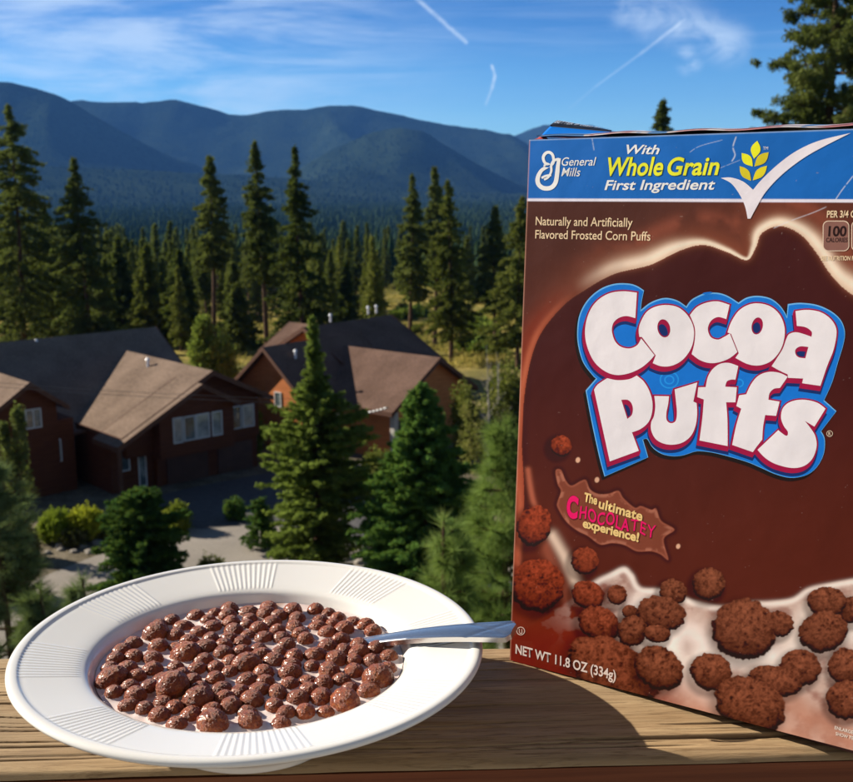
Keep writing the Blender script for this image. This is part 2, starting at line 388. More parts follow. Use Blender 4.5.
# ---- spoon
def spoon():
    Pm = Vector(tuple(at_dist(362, 642.5, .497)))   # where the handle leaves the milk
    P0 = np.array(BOWLM @ Vector((*on_milk(352, 642.5), MZ-.0005)))
    # handle end just off the left edge of the box, a little above the rim
    d = ray(513.5, 629.5); P1 = CAM+d*((RZ+.0525-CZ)/d[2])
    ax = (P1-P0); L = np.linalg.norm(ax); ax /= L
    up = np.array([0, -.10, 1.]); up -= ax*(up@ax); up /= np.linalg.norm(up); sd = np.cross(up, ax)
    ts = np.linspace(-.85, 1., 90); ws = 17; verts = []; 
    def hw(t):
        if t < -.25: u = (t+.85)/.6; return .0185*math.sqrt(max(0, 1-(2*u-1)**2))*.98+.0008
        if t < 0: return .0046+.0014*abs(t/.25)**3
        return .0038+.0052*t**1.2*(1 if t < .965 else math.sqrt(max(0, 1-((t-.965)/.035)**2*.92)))
    def lift(t): return (.0022*math.sin(min(max(t, 0), 1)*PI)+(-.004*(-t)**1.3 if t < 0 else 0))
    V = []
    for lay in (0, 1):
        for t in ts:
            for j in range(ws):
                s = -1+2*j/(ws-1); h = hw(t)
                bowlish = 1 if t < -.25 else 0
                z = lift(t)+(-.0045*(1-s*s)*bowlish*math.sqrt(max(0, 1-((t+.55)/.3)**2)))
                dome = .0007*(1-s*s) if t > 0 else 0
                if lay: z -= .0024 if t > -.2 else .0012
                else:
                    z += dome
                    if t > 0:      # raised border and an engraved crossing curve near the end
                        e = 1-abs(s); z += .00035*math.exp(-((e-.10)/.10)**2)
                        if t > .74:
                            for cv in ((t-.74)/.26*2-1., 1-(t-.70)/.26*1.6): z -= .00045*math.exp(-((s-cv)/.12)**2)
                V.append(P0+ax*(t*L)+sd*(s*h)+up*z)
    n = len(ts); F = grid_faces(ws, n); F2 = F[:, ::-1]+n*ws; Fa = [F, F2]
    for r0 in range(n-1):
        for j in (0, ws-1): Fa.append(np.array([[r0*ws+j, (r0+1)*ws+j, (r0+1)*ws+j+n*ws, r0*ws+j+n*ws]]))
    for j in range(ws-1):
        for r0 in (0, n-1): Fa.append(np.array([[r0*ws+j, r0*ws+j+1, r0*ws+j+1+n*ws, r0*ws+j+n*ws]]))
    me = np_mesh('spoon', np.array(V), np.concatenate(Fa)); bm = bmesh.new(); bm.from_mesh(me); bmesh.ops.recalc_face_normals(bm, faces=bm.faces)
    for e in bm.edges:
        if len(e.link_faces) == 2 and e.calc_face_angle() > .7: e.smooth = False
    bm.to_mesh(me); bm.free(); return smooth(me)
k = N('brushed steel', .27, .5); k.color((.70, .68, .66)); k.b.inputs['Metallic'].default_value = 1
k.bump(k.noise(k.coord((60, 60, 60)), 8, 3), .04, .0005)
tag(link('spoon', spoon(), k.m), 'polished steel spoon leaning in the bowl, its handle over the rim', 'spoon')

# ================================================================== THE CEREAL BOX
YB = .6302; BO = np.array([.0458, .5642, RZ+.0004]); bw = np.array([math.cos(YB), -math.sin(YB), 0]); bn = np.array([-math.sin(YB), -math.cos(YB), 0])
bup = np.array([0, 0, 1.])-bn*.0191+bw*.0193; bup /= np.linalg.norm(bup); bd = -bn
BW, BH, BD = .193, .285, .054
box = empty('cereal_box', tuple(BO)); tag(box, 'dark brown chocolate cereal box with blue top band standing on the rail', 'cereal box')
def B3(u, v, t=0.):                # box space: u across the front, v up, t towards the viewer
    return bw*u+bup*v+bn*t
A_ = np.stack([bw, bup, -np.zeros(3)], 1)
nf = np.cross(bw, bup)
def uv(px, py):                    # point of the printed front seen at a place of the photo
    px = np.asarray(px, float); py = np.asarray(py, float)
    d = f_+R_*((px-426.5)/FPX)[..., None]-U_*((py-391)/FPX)[..., None]
    t = ((BO-CAM)@nf)/(d@nf); P = CAM+d*t[..., None]-BO
    G = np.array([[bw@bw, bw@bup], [bw@bup, bup@bup]]); s = np.linalg.solve(G, np.stack([(P@bw).ravel(), (P@bup).ravel()]))
    return s[0].reshape(px.shape), s[1].reshape(px.shape)
def to_px(u, v):
    P = BO-CAM+bw*u[..., None]+bup*v[..., None]; d = P@f_
    return 426.5+FPX*(P@R_)/d, 391-FPX*(P@U_)/d
ALB = 1.38                          # print colours: photo value -> paper albedo
def ink(c): return np.clip(s2l(c)*ALB-.012, .002, .86)
def gloss_print(name, c=None):
    k = N(name, .46, .22)
    if c is None:
        at = k.n('ShaderNodeVertexColor', layer_name='print'); k.color(at.outputs[0])
    else:
        fl = k.noise(k.coord(), 900, 3); k.color(k.mix(k.math('MULTIPLY', fl, .10), tuple(float(x) for x in c), tuple(float(x)*.6 for x in c)))
    v = k.coord(); a = k.noise(v, 14, 3); b = k.noise(v, 260, 3, .5)
    k.bump(k.math('ADD', a, k.math('MULTIPLY', b, .035)), .35, .006)
    return k.m
# --- painted artwork on a fine mesh
def VB(u): return .028*np.maximum(u-.004, 0)          # the front's lower edge rides up a little towards the right
def paint():
    nu, nv = 560, 830
    U0, V0 = np.meshgrid(np.linspace(0, BW, nu), np.linspace(0, BH, nv)); V0 = V0+VB(U0)*(1-V0/BH); X, Y = to_px(U0, V0)
    def vn(x, y, seed):
        T = np.random.default_rng(seed).random((256, 256)); xi = np.floor(x).astype(int); yi = np.floor(y).astype(int)
        fx = x-xi; fy = y-yi; fx = fx*fx*(3-2*fx); fy = fy*fy*(3-2*fy); g = lambda a, b: T[a % 256, b % 256]
        return (g(xi, yi)*(1-fx)+g(xi+1, yi)*fx)*(1-fy)+(g(xi, yi+1)*(1-fx)+g(xi+1, yi+1)*fx)*fy
    def fbm(x, y, seed, o=4): return sum(vn(x*2**k, y*2**k, seed+k)*.5**(k+1) for k in range(o))/(1-.5**o)
    ss = lambda x, a, b: (lambda t: t*t*(3-2*t))(np.clip((x-a)/(b-a), 0, 1))
    C = np.zeros((*X.shape, 3)); 
    def over(m, c): C[:] = C*(1-m[..., None])+(s2l(c) if np.ndim(c) == 1 else c)*m[..., None]
    def poly_in(P):
        P = np.array(P, float); ins = np.zeros(X.shape, bool); dm = np.full(X.shape, 1e9)
        for (x0, y0), (x1, y1) in zip(P, np.roll(P, -1, 0)):
            cnd = ((y0 > Y) != (y1 > Y)); xx = (x1-x0)*(Y-y0)/(y1-y0+1e-12)+x0; ins ^= cnd & (X < xx)
            L = (x1-x0)**2+(y1-y0)**2+1e-9; t = np.clip(((X-x0)*(x1-x0)+(Y-y0)*(y1-y0))/L, 0, 1); dm = np.minimum(dm, np.hypot(X-x0-t*(x1-x0), Y-y0-t*(y1-y0)))
        return np.where(ins, dm, -dm)              # signed distance, inside positive
    def cat(P, n=8, closed=False):
        P = np.array(P, float); m = len(P); o = []
        for i in range(m if closed else m-1):
            p0, p1, p2, p3 = (P[(i-1) % m], P[i], P[(i+1) % m], P[(i+2) % m]) if closed else (P[max(i-1, 0)], P[i], P[i+1], P[min(i+2, m-1)])
            for k in range(n):
                t = k/n; o.append(.5*((2*p1)+(-p0+p2)*t+(2*p0-5*p1+4*p2-p3)*t*t+(-p0+3*p1-3*p2+p3)*t**3))
        if not closed: o.append(P[-1])
        return np.array(o)
    def band(P):                                    # distance, side (+ = right of travel), parameter 0..1
        P = cat(P); dm = np.full(X.shape, 1e9); sd = np.zeros(X.shape); tp = np.zeros(X.shape); n = len(P)-1
        for i in range(n):
            (x0, y0), (x1, y1) = P[i], P[i+1]; L = (x1-x0)**2+(y1-y0)**2+1e-9
            t = np.clip(((X-x0)*(x1-x0)+(Y-y0)*(y1-y0))/L, 0, 1); d = np.hypot(X-x0-t*(x1-x0), Y-y0-t*(y1-y0))
            c = (x1-x0)*(Y-y0)-(y1-y0)*(X-x0); k = d < dm; dm = np.where(k, d, dm); sd = np.where(k, np.sign(c), sd); tp = np.where(k, (i+t)/n, tp)
        return dm, sd, tp
    # ground colour: chocolate brown, maroon inside the swirl, redder at the bottom left
    g = ss(Y, 200, 640)[..., None]
    C[:] = s2l((68, 37, 31))*(1-g)+s2l((84, 33, 25))*g
    C *= (.85+.3*fbm(X/60, Y/60, 3))[..., None]
    over(.45*ss(X, 640, 760)*ss(Y, 320, 200), (96, 50, 38))
    sw = [(518, 560), (524, 500), (522, 440), (526, 384), (538, 339), (562, 307), (585, 290), (614, 274), (650, 265), (679, 251), (703, 245), (727, 252), (747, 260), (756, 247), (762, 233), (780, 226), (800, 234), (816, 252), (829, 272), (846, 290), (880, 312)]
    ins = poly_in(list(cat(sw))+[(900, 640), (560, 640)])
    over(ss(ins, -1, 2), (58, 25, 22)); gg = ss(Y, 300, 600)*ss(ins, 0, 10); over(gg*.9, (80, 35, 27))
    over(.5*ss(X, 600, 500)*ss(Y, 470, 560)*ss(ins, 0, 10), (100, 40, 26))
    dm, sd, tp = band(sw); outside = ins < 0
    # halo of milk chocolate above the crest, cream at the crest
    crest = ss(tp, .28, .42); wid = (3.5+15*vn(tp*9+.3, tp*0, 8)**1.6)*(1-.62*np.exp(-((tp-.60)/.06)**2))+10*ss(tp, .9, 1.)
    over(np.where(outside, np.exp(-(dm/(wid*.8+13))**2), 0)*.75*ss(tp, .14, .4), (122, 66, 48))
    over(np.where(outside, np.exp(-(dm/(wid*.95))**2.6), 0)*crest*.95, (190, 160, 136))
    over(np.where(outside, np.exp(-((dm-wid*.42)/(wid*.3+.6))**2), 0)*crest*.8, (222, 204, 186))
    over(np.where(~outside, np.exp(-dm/2.2), 0)*crest*.7, (120, 70, 56))
    over(np.where(outside, np.exp(-((dm-27)/8)**2), 0)*.55*crest*ss(fbm(X/30, Y/30, 30), .35, .6), (128, 68, 52))
    # rising band at the left edge
    lowL = ss(tp, .30, .16)
    over(np.where(outside, ss(dm, 30, 2), 0)*lowL, (124, 52, 36))
    over(np.exp(-((dm-3)/3.)**2)*lowL*.8*outside, (164, 88, 62)); over(np.exp(-((dm-11)/3.)**2)*lowL*.6*outside, (104, 40, 26))
    over(.9*ss(X+.25*(Y-500), 523, 515)*ss(Y, 470, 560), (104, 40, 26))
    over(ss(Y, 380, 520)*ss(X, 552, 520)*outside*.5, (126, 50, 34))
    # thin swirling drips
    for P, wd_, c, a in (([(516, 470), (521, 520), (519, 560), (524, 600)], 3, (164, 84, 60), .7), ([(528, 470), (533, 500), (545, 530)], 3, (168, 92, 70), .7), ([(552, 536), (566, 560), (579, 590)], 5.5, (206, 180, 162), .9), ([(545, 545), (556, 575), (568, 600)], 6, (140, 74, 56), .7)):
        d, _, t = band(P); over(np.exp(-(d/wd_)**2)*a, c)
    # milk at the foot
    mt = [(500, 640), (560, 606), (592, 582), (610, 573), (624, 567), (633, 574), (641, 587), (661, 589), (676, 594), (700, 602), (725, 606), (748, 602), (770, 601), (792, 598), (808, 588), (830, 583), (870, 576)]
    ml = poly_in(list(cat(mt))+[(900, 800), (500, 800)])
    n1 = fbm(X/34, Y/22, 40); n2 = fbm(X/16, Y/12, 44)
    mcol = s2l((146, 106, 92))*(1-n1[..., None])+s2l((216, 198, 188))*n1[..., None]
    dark = ss(n2, .62, .3)*.55+ss(X, 640, 540)*.9
    mcol = mcol*(1-np.clip(dark, 0, 1)[..., None])+s2l((108, 44, 30))*np.clip(dark, 0, 1)[..., None]
    over(ss(ml, -1.5, 2.5), mcol); over(np.exp(-((ml-3)/3)**2)*ss(X, 580, 600)*.8, (222, 208, 200))
    for P, wd_, c, a in (([(640, 610), (664, 648), (700, 690), (716, 700)], 16, (226, 214, 208), .9), ([(672, 640), (688, 632), (706, 645)], 12, (226, 212, 206), .8), ([(760, 690), (800, 640), (850, 634)], 14, (218, 204, 196), .8), ([(680, 712), (740, 730), (800, 742)], 12, (190, 148, 130), .8),
                        ([(700, 655), (735, 662), (770, 655)], 9, (226, 214, 208), .8), ([(786, 640), (800, 628), (806, 610)], 8, (208, 190, 180), .8), ([(560, 650), (600, 640), (640, 690), (690, 720)], 10, (112, 40, 26), .7), ([(790, 700), (812, 720), (850, 740)], 12, (176, 128, 108), .6)):
        d, _, t = band(P); over(np.exp(-(d/wd_)**2)*a*ss(ml, 0, 4), c)
    # bottom strip turns caramel brown, red-brown at the left
    fl = ss(V0-VB(U0), .030, .004); over(fl*.55*ss(X, 640, 700), (166, 106, 84)); over(fl*.6*ss(X, 700, 640), (112, 38, 26))
    over(.75*ss(X, 640, 560)*ss(Y, 600, 650)*ss(ml, 0, 4), (104, 30, 20))
    # chocolate splash behind the slogan
    z7 = lambda P: [(510+x/4.888, 440+y/4.888) for x, y in P]
    sp = cat(z7([(222, 150), (250, 146), (272, 195), (300, 222), (345, 200), (372, 196), (392, 240), (430, 262), (480, 262), (530, 248), (556, 285), (610, 330), (640, 322), (690, 340), (715, 335), (740, 395), (805, 438), (752, 485), (775, 585), (735, 560), (690, 545), (620, 545), (560, 515), (500, 505), (440, 512), (380, 470), (330, 445), (275, 400), (232, 330), (232, 300), (248, 250), (232, 215)]), 6, True)
    sd_ = poly_in(sp); over(ss(sd_, -.7, .9), (112, 58, 44)); over(ss(sd_, 0, 1)*ss(sd_, 5, 1.5)*ss(fbm(X/9, Y/9, 60), .5, .62)*.6, (168, 110, 90))
    over(ss(sd_, 0, .8)*ss(sd_, 2.8, 1)*.45, (150, 88, 70)); over(ss(-sd_, 0, .5)*ss(-sd_, 5, 1)*.5, (36, 12, 12))
    for x, y, r in ((332, 98, 3.2), (425, 195, 3.2), (822, 520, 3)):
        x, y = z7([(x, y)])[0]; d = np.hypot((X-x)*1.0+(Y-y)*.5, (Y-y)*.8-(X-x)*.5); over(ss(d, r, r-1.4), (196, 150, 124))
    # printed puffs
    pf = [(561, 446, 11, 10.5), (534, 526, 17, 21), (585, 561, 14, 14), (588, 595, 17, 14), (617, 595, 10, 10), (630, 612, 8, 7), (673, 592, 14, 13), (709, 584, 17, 16.5), (779, 624, 15, 13), (852, 610, 14, 14), (827, 602, 20, 15), (661, 614, 25, 18), (599, 624, 22, 17), (632, 631, 15, 16), (657, 634, 14, 9),
          (538, 586, 27, 27), (823, 632, 25, 21), (744, 630, 32, 31), (614, 672, 50, 30), (659, 668, 26, 21), (800, 668, 21, 19), (775, 681, 28, 15), (845, 667, 17, 19), (711, 672, 21, 19), (750, 705, 38, 27), (846, 700, 20, 20), (700, 725, 0, 0)]
    for i, (cx, cy_, rx, ry) in enumerate(pf):
        if rx == 0: continue
        th = [.5, .3, .4, .3, .2, .1, .3, .2, .3, 0, 0, .2, .4, .6, .1, .2, -.2, .3, .55, .55, .2, .25, 0, .3, .45, 0][i]
        dx = (X-cx)*math.cos(th)+(Y-cy_)*math.sin(th); dy = -(X-cx)*math.sin(th)+(Y-cy_)*math.cos(th)
        wob = 1+.10*(fbm(np.arctan2(dy, dx)*5+i*7, dx*0, 70+i)-.5)*2; q = np.hypot(dx/rx, dy/ry)/wob
        over(ss(np.hypot((dx+2)/(rx+3), (dy-4)/(ry+4)), 1.15, .8)*.55, (34, 12, 10))
        light = np.clip(.62-.42*((X-cx)/rx*-.15+(Y-cy_)/ry*.75)-.3*q**2.5, 0, 1)
        tx_ = fbm(X/3.4+i*3, Y/3.4, 80+i, 3); tx2 = vn(X/1.6, Y/1.6, 90+i)
        rdg = 1-np.abs(2*fbm(X/4.6+i*9, Y/4.2, 120+i, 2)-1)*1.7; light = np.clip(light*1.1*np.clip(.46+.42*rdg+(tx_-.45)*1.0, .15, 1.3)+.4*(tx2-.5)*light-.25*ss(q, .72, 1.0)*(dy > 0), 0, 1)
        red = ss(cx+0*X, 640, 560)
        hi = s2l((136, 78, 56))*(1-red[..., None])+s2l((156, 66, 42))*red[..., None]; lo = s2l((36, 12, 10))
        over(ss(q, 1.02, .96), lo*(1-light[..., None])+hi*light[..., None]*1.0)
    # blue header with paper-white rule
    over(ss(V0, .2538, .2542), (200, 196, 214)); bl = s2l((0, 90, 164))*(.94+.12*fbm(X/50, Y/50, 5))[..., None]
    over(ss(V0, .2552, .2556), bl)
    # scuffs and creases in the print
    for P, wd_, a in (([(736, 137), (733, 147), (735, 155), (732, 161)], .6, .75), ([(853, 176), (842, 190), (834, 202)], .5, .7), ([(592, 138), (594, 150)], .5, .45), ([(774, 228), (790, 221), (812, 213), (826, 207)], .5, .5), ([(690, 152), (700, 146), (722, 140)], .4, .4), ([(720, 168), (740, 160)], .4, .35)):
        d, _, t = band(P); over(np.exp(-(d/wd_)**2)*a*ss(vn(t*12, t*0, 12), -.1, .4), (196, 198, 210))
    over(ss(vn(X*.55, Y*.55, 200), .965, .985)*ss(vn(X/9, Y/9, 201), .5, .8)*.4, (150, 130, 124))
    over(ss(np.minimum(U0, .03), .0009, .0003)*.6, (176, 130, 110)); over(ss(BH-V0, .0008, .0002)*.6, (150, 170, 200))
    C[:] = np.clip(C*ALB-.012, .002, .86)
    P = bw*U0.ravel()[:, None]+bup*V0.ravel()[:, None]
    me = np_mesh('front_print', P, grid_faces(nu, nv))
    ca = me.color_attributes.new('print', 'FLOAT_COLOR', 'POINT'); ca.data.foreach_set('color', np.concatenate([C.reshape(-1, 3), np.ones((nu*nv, 1))], 1).astype(np.float32).ravel())
    return me
ART = gloss_print('printed carton')
front = link('front_panel', paint(), ART, box)
# --- the carton itself behind the print
def carton():
    bm = bmesh.new(); P = lambda u, v, t: Vector(B3(u, v, t))
    q = [P(0, 0, -.0003), P(BW, VB(BW), -.0003), P(BW, VB(BW), -BD), P(0, 0, -BD)]; q2 = [P(0, BH, -.0003), P(BW, BH, -.0003), P(BW, BH, -BD), P(0, BH, -BD)]
    a = [bm.verts.new(v) for v in q]; b = [bm.verts.new(v) for v in q2]
    bm.faces.new(a[::-1])
    for i in range(4): bm.faces.new([a[i], a[(i+1) % 4], b[(i+1) % 4], b[i]])
    bm.faces.new(b); return from_bm('carton', bm)
bm = bmesh.new(); add_prism(bm, [Vector(B3(*p)) for p in ((.002, 0, -.007), (BW-.002, 0, -.007), (BW-.002, 0, -BD+.001), (.002, 0, -BD+.001))], tuple(bup), .0052); link('bottom_flap', from_bm('bottom_flap', bm), simple('dark bottom flap', (.09, .03, .022), .6, .3), box)
link('carton_body', carton(), simple('brown carton board', (.13, .04, .028), .5, .4, .2, 60), box)
kt = N('top flap print', .45, .4); v = kt.coord()
kt.color(kt.ramp(kt.noise(v, 26, 3, .6, .6), [(.38, (.08, .22, .50)), (.46, (.10, .26, .55)), (.49, (.66, .62, .66)), (.55, (.60, .52, .56)), (.6, (.50, .20, .22)), (.75, (.34, .16, .18))]))
def sheet(fn, nu, nv, thick=.0006):
    V = []; 
    for lay in (0, 1):
        for j in range(nv):
            for i in range(nu): V.append(B3(*fn(i/(nu-1), j/(nv-1), lay)))
    F = grid_faces(nu, nv); off = nu*nv; Fa = [F, F[:, ::-1]+off]
    for i in range(nu-1): Fa += [np.array([[i, i+1, i+1+off, i+off]]), np.array([[i+(nv-1)*nu, i+1+(nv-1)*nu, i+1+(nv-1)*nu+off, i+(nv-1)*nu+off]])]
    for j in range(nv-1): Fa += [np.array([[j*nu, (j+1)*nu, (j+1)*nu+off, j*nu+off]]), np.array([[j*nu+nu-1, (j+1)*nu+nu-1, (j+1)*nu+nu-1+off, j*nu+nu-1+off]])]
    return np_mesh('sheet', np.array(V), np.concatenate(Fa))
def lid(a, b, lay):
    u = .004+a*(BW-.004); bulge = .0014*math.sin(b*PI)**.7*(.8+.2*math.sin(a*9+.8))*(min(1, a*7+.2))+.0004*math.sin(a*31)+.0006
    return (u, BH+.0008+bulge+(.0007 if lay == 0 else 0), -.0006-b*(BD-.002))
link('top_flap', smooth(sheet(lid, 60, 14)), kt.m, box)
# lifted tuck tab at the left of the top
def at_t(px, py, t):                # box (u, v) of a point seen at px, py lying t behind the front
    d = ray(px, py); pt = BO+bn*t; s = ((pt-CAM)@nf)/(d@nf); P = CAM+d*s-pt; G = np.array([[bw@bw, bw@bup], [bw@bup, bup@bup]]); q = np.linalg.solve(G, [P@bw, P@bup]); return q[0], q[1]
c00 = (*at_t(541, 137, -.004), -.004); c10 = (*at_t(607, 137, -.004), -.004); c01 = (*at_t(558, 122.5, -.022), -.022); c11 = (*at_t(612, 132.5, -.022), -.022)
def tab(a, b, lay):
    p = [(1-b)*((1-a)*c00[i]+a*c10[i])+b*((1-a)*c01[i]+a*c11[i]) for i in range(3)]
    return (p[0], p[1]+(.0006 if lay == 0 else 0)+.0008*math.sin(b*PI), p[2])
tk = N('blue tab print', .4, .4); tk.color(tuple(float(x) for x in ink((22, 98, 180))))
tabo = link('tuck_tab', smooth(sheet(tab, 24, 12)), tk.m, box)
def strip_(a, b, lay): p = tab(a, .56+.44*b, lay); return (p[0], p[1]+.0005+(0 if lay else .0001), p[2]+.0006)
link('tab_edge', smooth(sheet(strip_, 24, 4)), simple('dark ink', (.012, .014, .022), .5, .4), tabo)
k = simple('red inner board', (.45, .07, .06), .6, .3)
def redc(a, b, lay): p0 = at_t(534+a*10, 139-b*6*(1-abs(a*2-1.)), -.003); return (p0[0], p0[1], -.003-.004*b-(.0006 if lay else 0))
link('torn_corner', sheet(redc, 6, 5), k, box)

# --- flat printed shapes: 2D outlines filled, laid a hair in front of the panel
def smooth_loop(P, n=7, closed=True):
    """P = (x, y) or (x, y, 1) for a sharp corner"""
    m = len(P); Q = [np.array(p[:2], float) for p in P]; cn = [len(p) > 2 for p in P]; o = []
    for i in range(m):
        j = (i+1) % m; p1, p2 = Q[i], Q[j]; p0 = Q[i-1] if not cn[i] else 2*p1-p2; p3 = Q[(j+1) % m] if not cn[j] else 2*p2-p1
        if cn[i] and cn[j]: o.append(p1); continue
        if cn[i]: p0 = p1
        if cn[j]: p3 = p2
        for k in range(n):
            t = k/n; o.append(.5*((2*p1)+(-p0+p2)*t+(2*p0-5*p1+4*p2-p3)*t*t+(-p0+3*p1-3*p2+p3)*t**3))
    return np.array(o)
def offset_loop(P, d):
    P = np.asarray(P); a = np.roll(P, 1, 0); b = np.roll(P, -1, 0); area = np.sum(P[:, 0]*b[:, 1]-b[:, 0]*P[:, 1])
    e1 = P-a; e2 = b-P; n1 = np.stack([e1[:, 1], -e1[:, 0]], 1); n2 = np.stack([e2[:, 1], -e2[:, 0]], 1)
    n1 /= np.linalg.norm(n1, axis=1)[:, None]+1e-9; n2 /= np.linalg.norm(n2, axis=1)[:, None]+1e-9
    m = n1+n2; l = np.linalg.norm(m, axis=1)[:, None]; m /= l+1e-9; c = np.clip((m*n1).sum(1), .55, 1)[:, None]
    return P+m*d/c*np.sign(area)
def fill(loops):
    cu = bpy.data.curves.new('outline', 'CURVE'); cu.dimensions = '2D'; cu.fill_mode = 'BOTH'
    for L in loops:
        s = cu.splines.new('POLY'); s.points.add(len(L)-1); s.points.foreach_set('co', np.concatenate([L, np.zeros((len(L), 1)), np.ones((len(L), 1))], 1).ravel()); s.use_cyclic_u = True
    o = bpy.data.objects.new('outline', cu); COL.objects.link(o); dg = bpy.context.evaluated_depsgraph_get()
    me = bpy.data.meshes.new_from_object(o.evaluated_get(dg)); bpy.data.objects.remove(o); bpy.data.curves.remove(cu); return me
def to_face(me, layer):
    n = len(me.vertices); co = np.zeros(n*3, np.float32); me.vertices.foreach_get('co', co); co = co.reshape(-1, 3)
    P = bw*co[:, :1]+bup*co[:, 1:2]+bn*(layer*.00002+.00005); me.vertices.foreach_set('co', P.astype(np.float32).ravel()); me.update(); return me
def join_meshes(ms, name):
    Vs, polys, off = [], [], 0
    for m in ms:
        c = np.zeros(len(m.vertices)*3, np.float32); m.vertices.foreach_get('co', c); Vs.append(c.reshape(-1, 3))
        polys += [[i+off for i in p.vertices] for p in m.polygons]; off += len(m.vertices); bpy.data.meshes.remove(m)
    r = bpy.data.meshes.new(name); r.from_pydata(np.concatenate(Vs).tolist(), [], polys); return r
inks = {}
def INK(c):
    if c not in inks: inks[c] = gloss_print('print ink %d %d %d' % c, ink(c))
    return inks[c]
def shape(name, loops_px, c, layer, parent):
    L = []
    for P in loops_px:
        u, v = uv(np.array(P)[:, 0], np.array(P)[:, 1]); L.append(np.stack([u, v], 1)*1000.)
    me = fill(L); me.transform(Matrix.Scale(.001, 4)); return link(name, to_face(me, layer), INK(c), parent)
def text_mesh(txt, shear=0., bold=0., sx=1.):
    cu = bpy.data.curves.new('lettering', 'FONT'); cu.body = txt; cu.shear = shear; cu.offset = bold; cu.size = 1; cu.resolution_u = 5; cu.space_character = sx
    o = bpy.data.objects.new('lettering', cu); COL.objects.link(o); dg = bpy.context.evaluated_depsgraph_get()
    me = bpy.data.meshes.new_from_object(o.evaluated_get(dg)); bpy.data.objects.remove(o); bpy.data.curves.remove(cu); return me
def bounds(me):
    c = np.zeros(len(me.vertices)*3, np.float32); me.vertices.foreach_get('co', c); c = c.reshape(-1, 3); return c.min(0), c.max(0), c
hm = text_mesh('H'); CAPH = float(bounds(hm)[1][1]); bpy.data.meshes.remove(hm)
def lettering(name, txt, p0, p1, h, c, layer, parent, shear=0., bold=0., sp=1., warp=None):
    """baseline from p0 to p1 (photo places on the box), capital height h"""
    me = text_mesh(txt, shear, bold, sp); lo, hi, co = bounds(me)
    a = np.array(uv(*p0)).ravel(); b = np.array(uv(*p1)).ravel(); q = np.array(uv((p0[0]+p1[0])/2, (p0[1]+p1[1])/2)).ravel(); q2 = np.array(uv((p0[0]+p1[0])/2, (p0[1]+p1[1])/2-h)).ravel()
    ax = b-a; L = np.linalg.norm(ax); ax /= L; ay = np.array([-ax[1], ax[0]]); hh = np.linalg.norm(q2-q)
    x = (co[:, 0]-lo[0])/(hi[0]-lo[0])*L; y = co[:, 1]/CAPH*hh
    if warp is not None: y = y+warp(x/L)*hh
    P = a+x[:, None]*ax+y[:, None]*ay; P3 = bw*P[:, :1]+bup*P[:, 1:]+bn*(layer*.00002+.00005)
    me.vertices.foreach_set('co', P3.astype(np.float32).ravel()); me.update()
    bm = bmesh.new(); bm.from_mesh(me); bm.normal_update()          # a bold glyph can fold over itself: drop the folded faces
    bad = [f for f in bm.faces if f.normal.dot(Vector(bn)) < 0]
    if len(bad) < len(bm.faces)/2: bmesh.ops.delete(bm, geom=bad, context='FACES')
    bm.to_mesh(me); bm.free()
    return link(name, me, INK(c), parent)
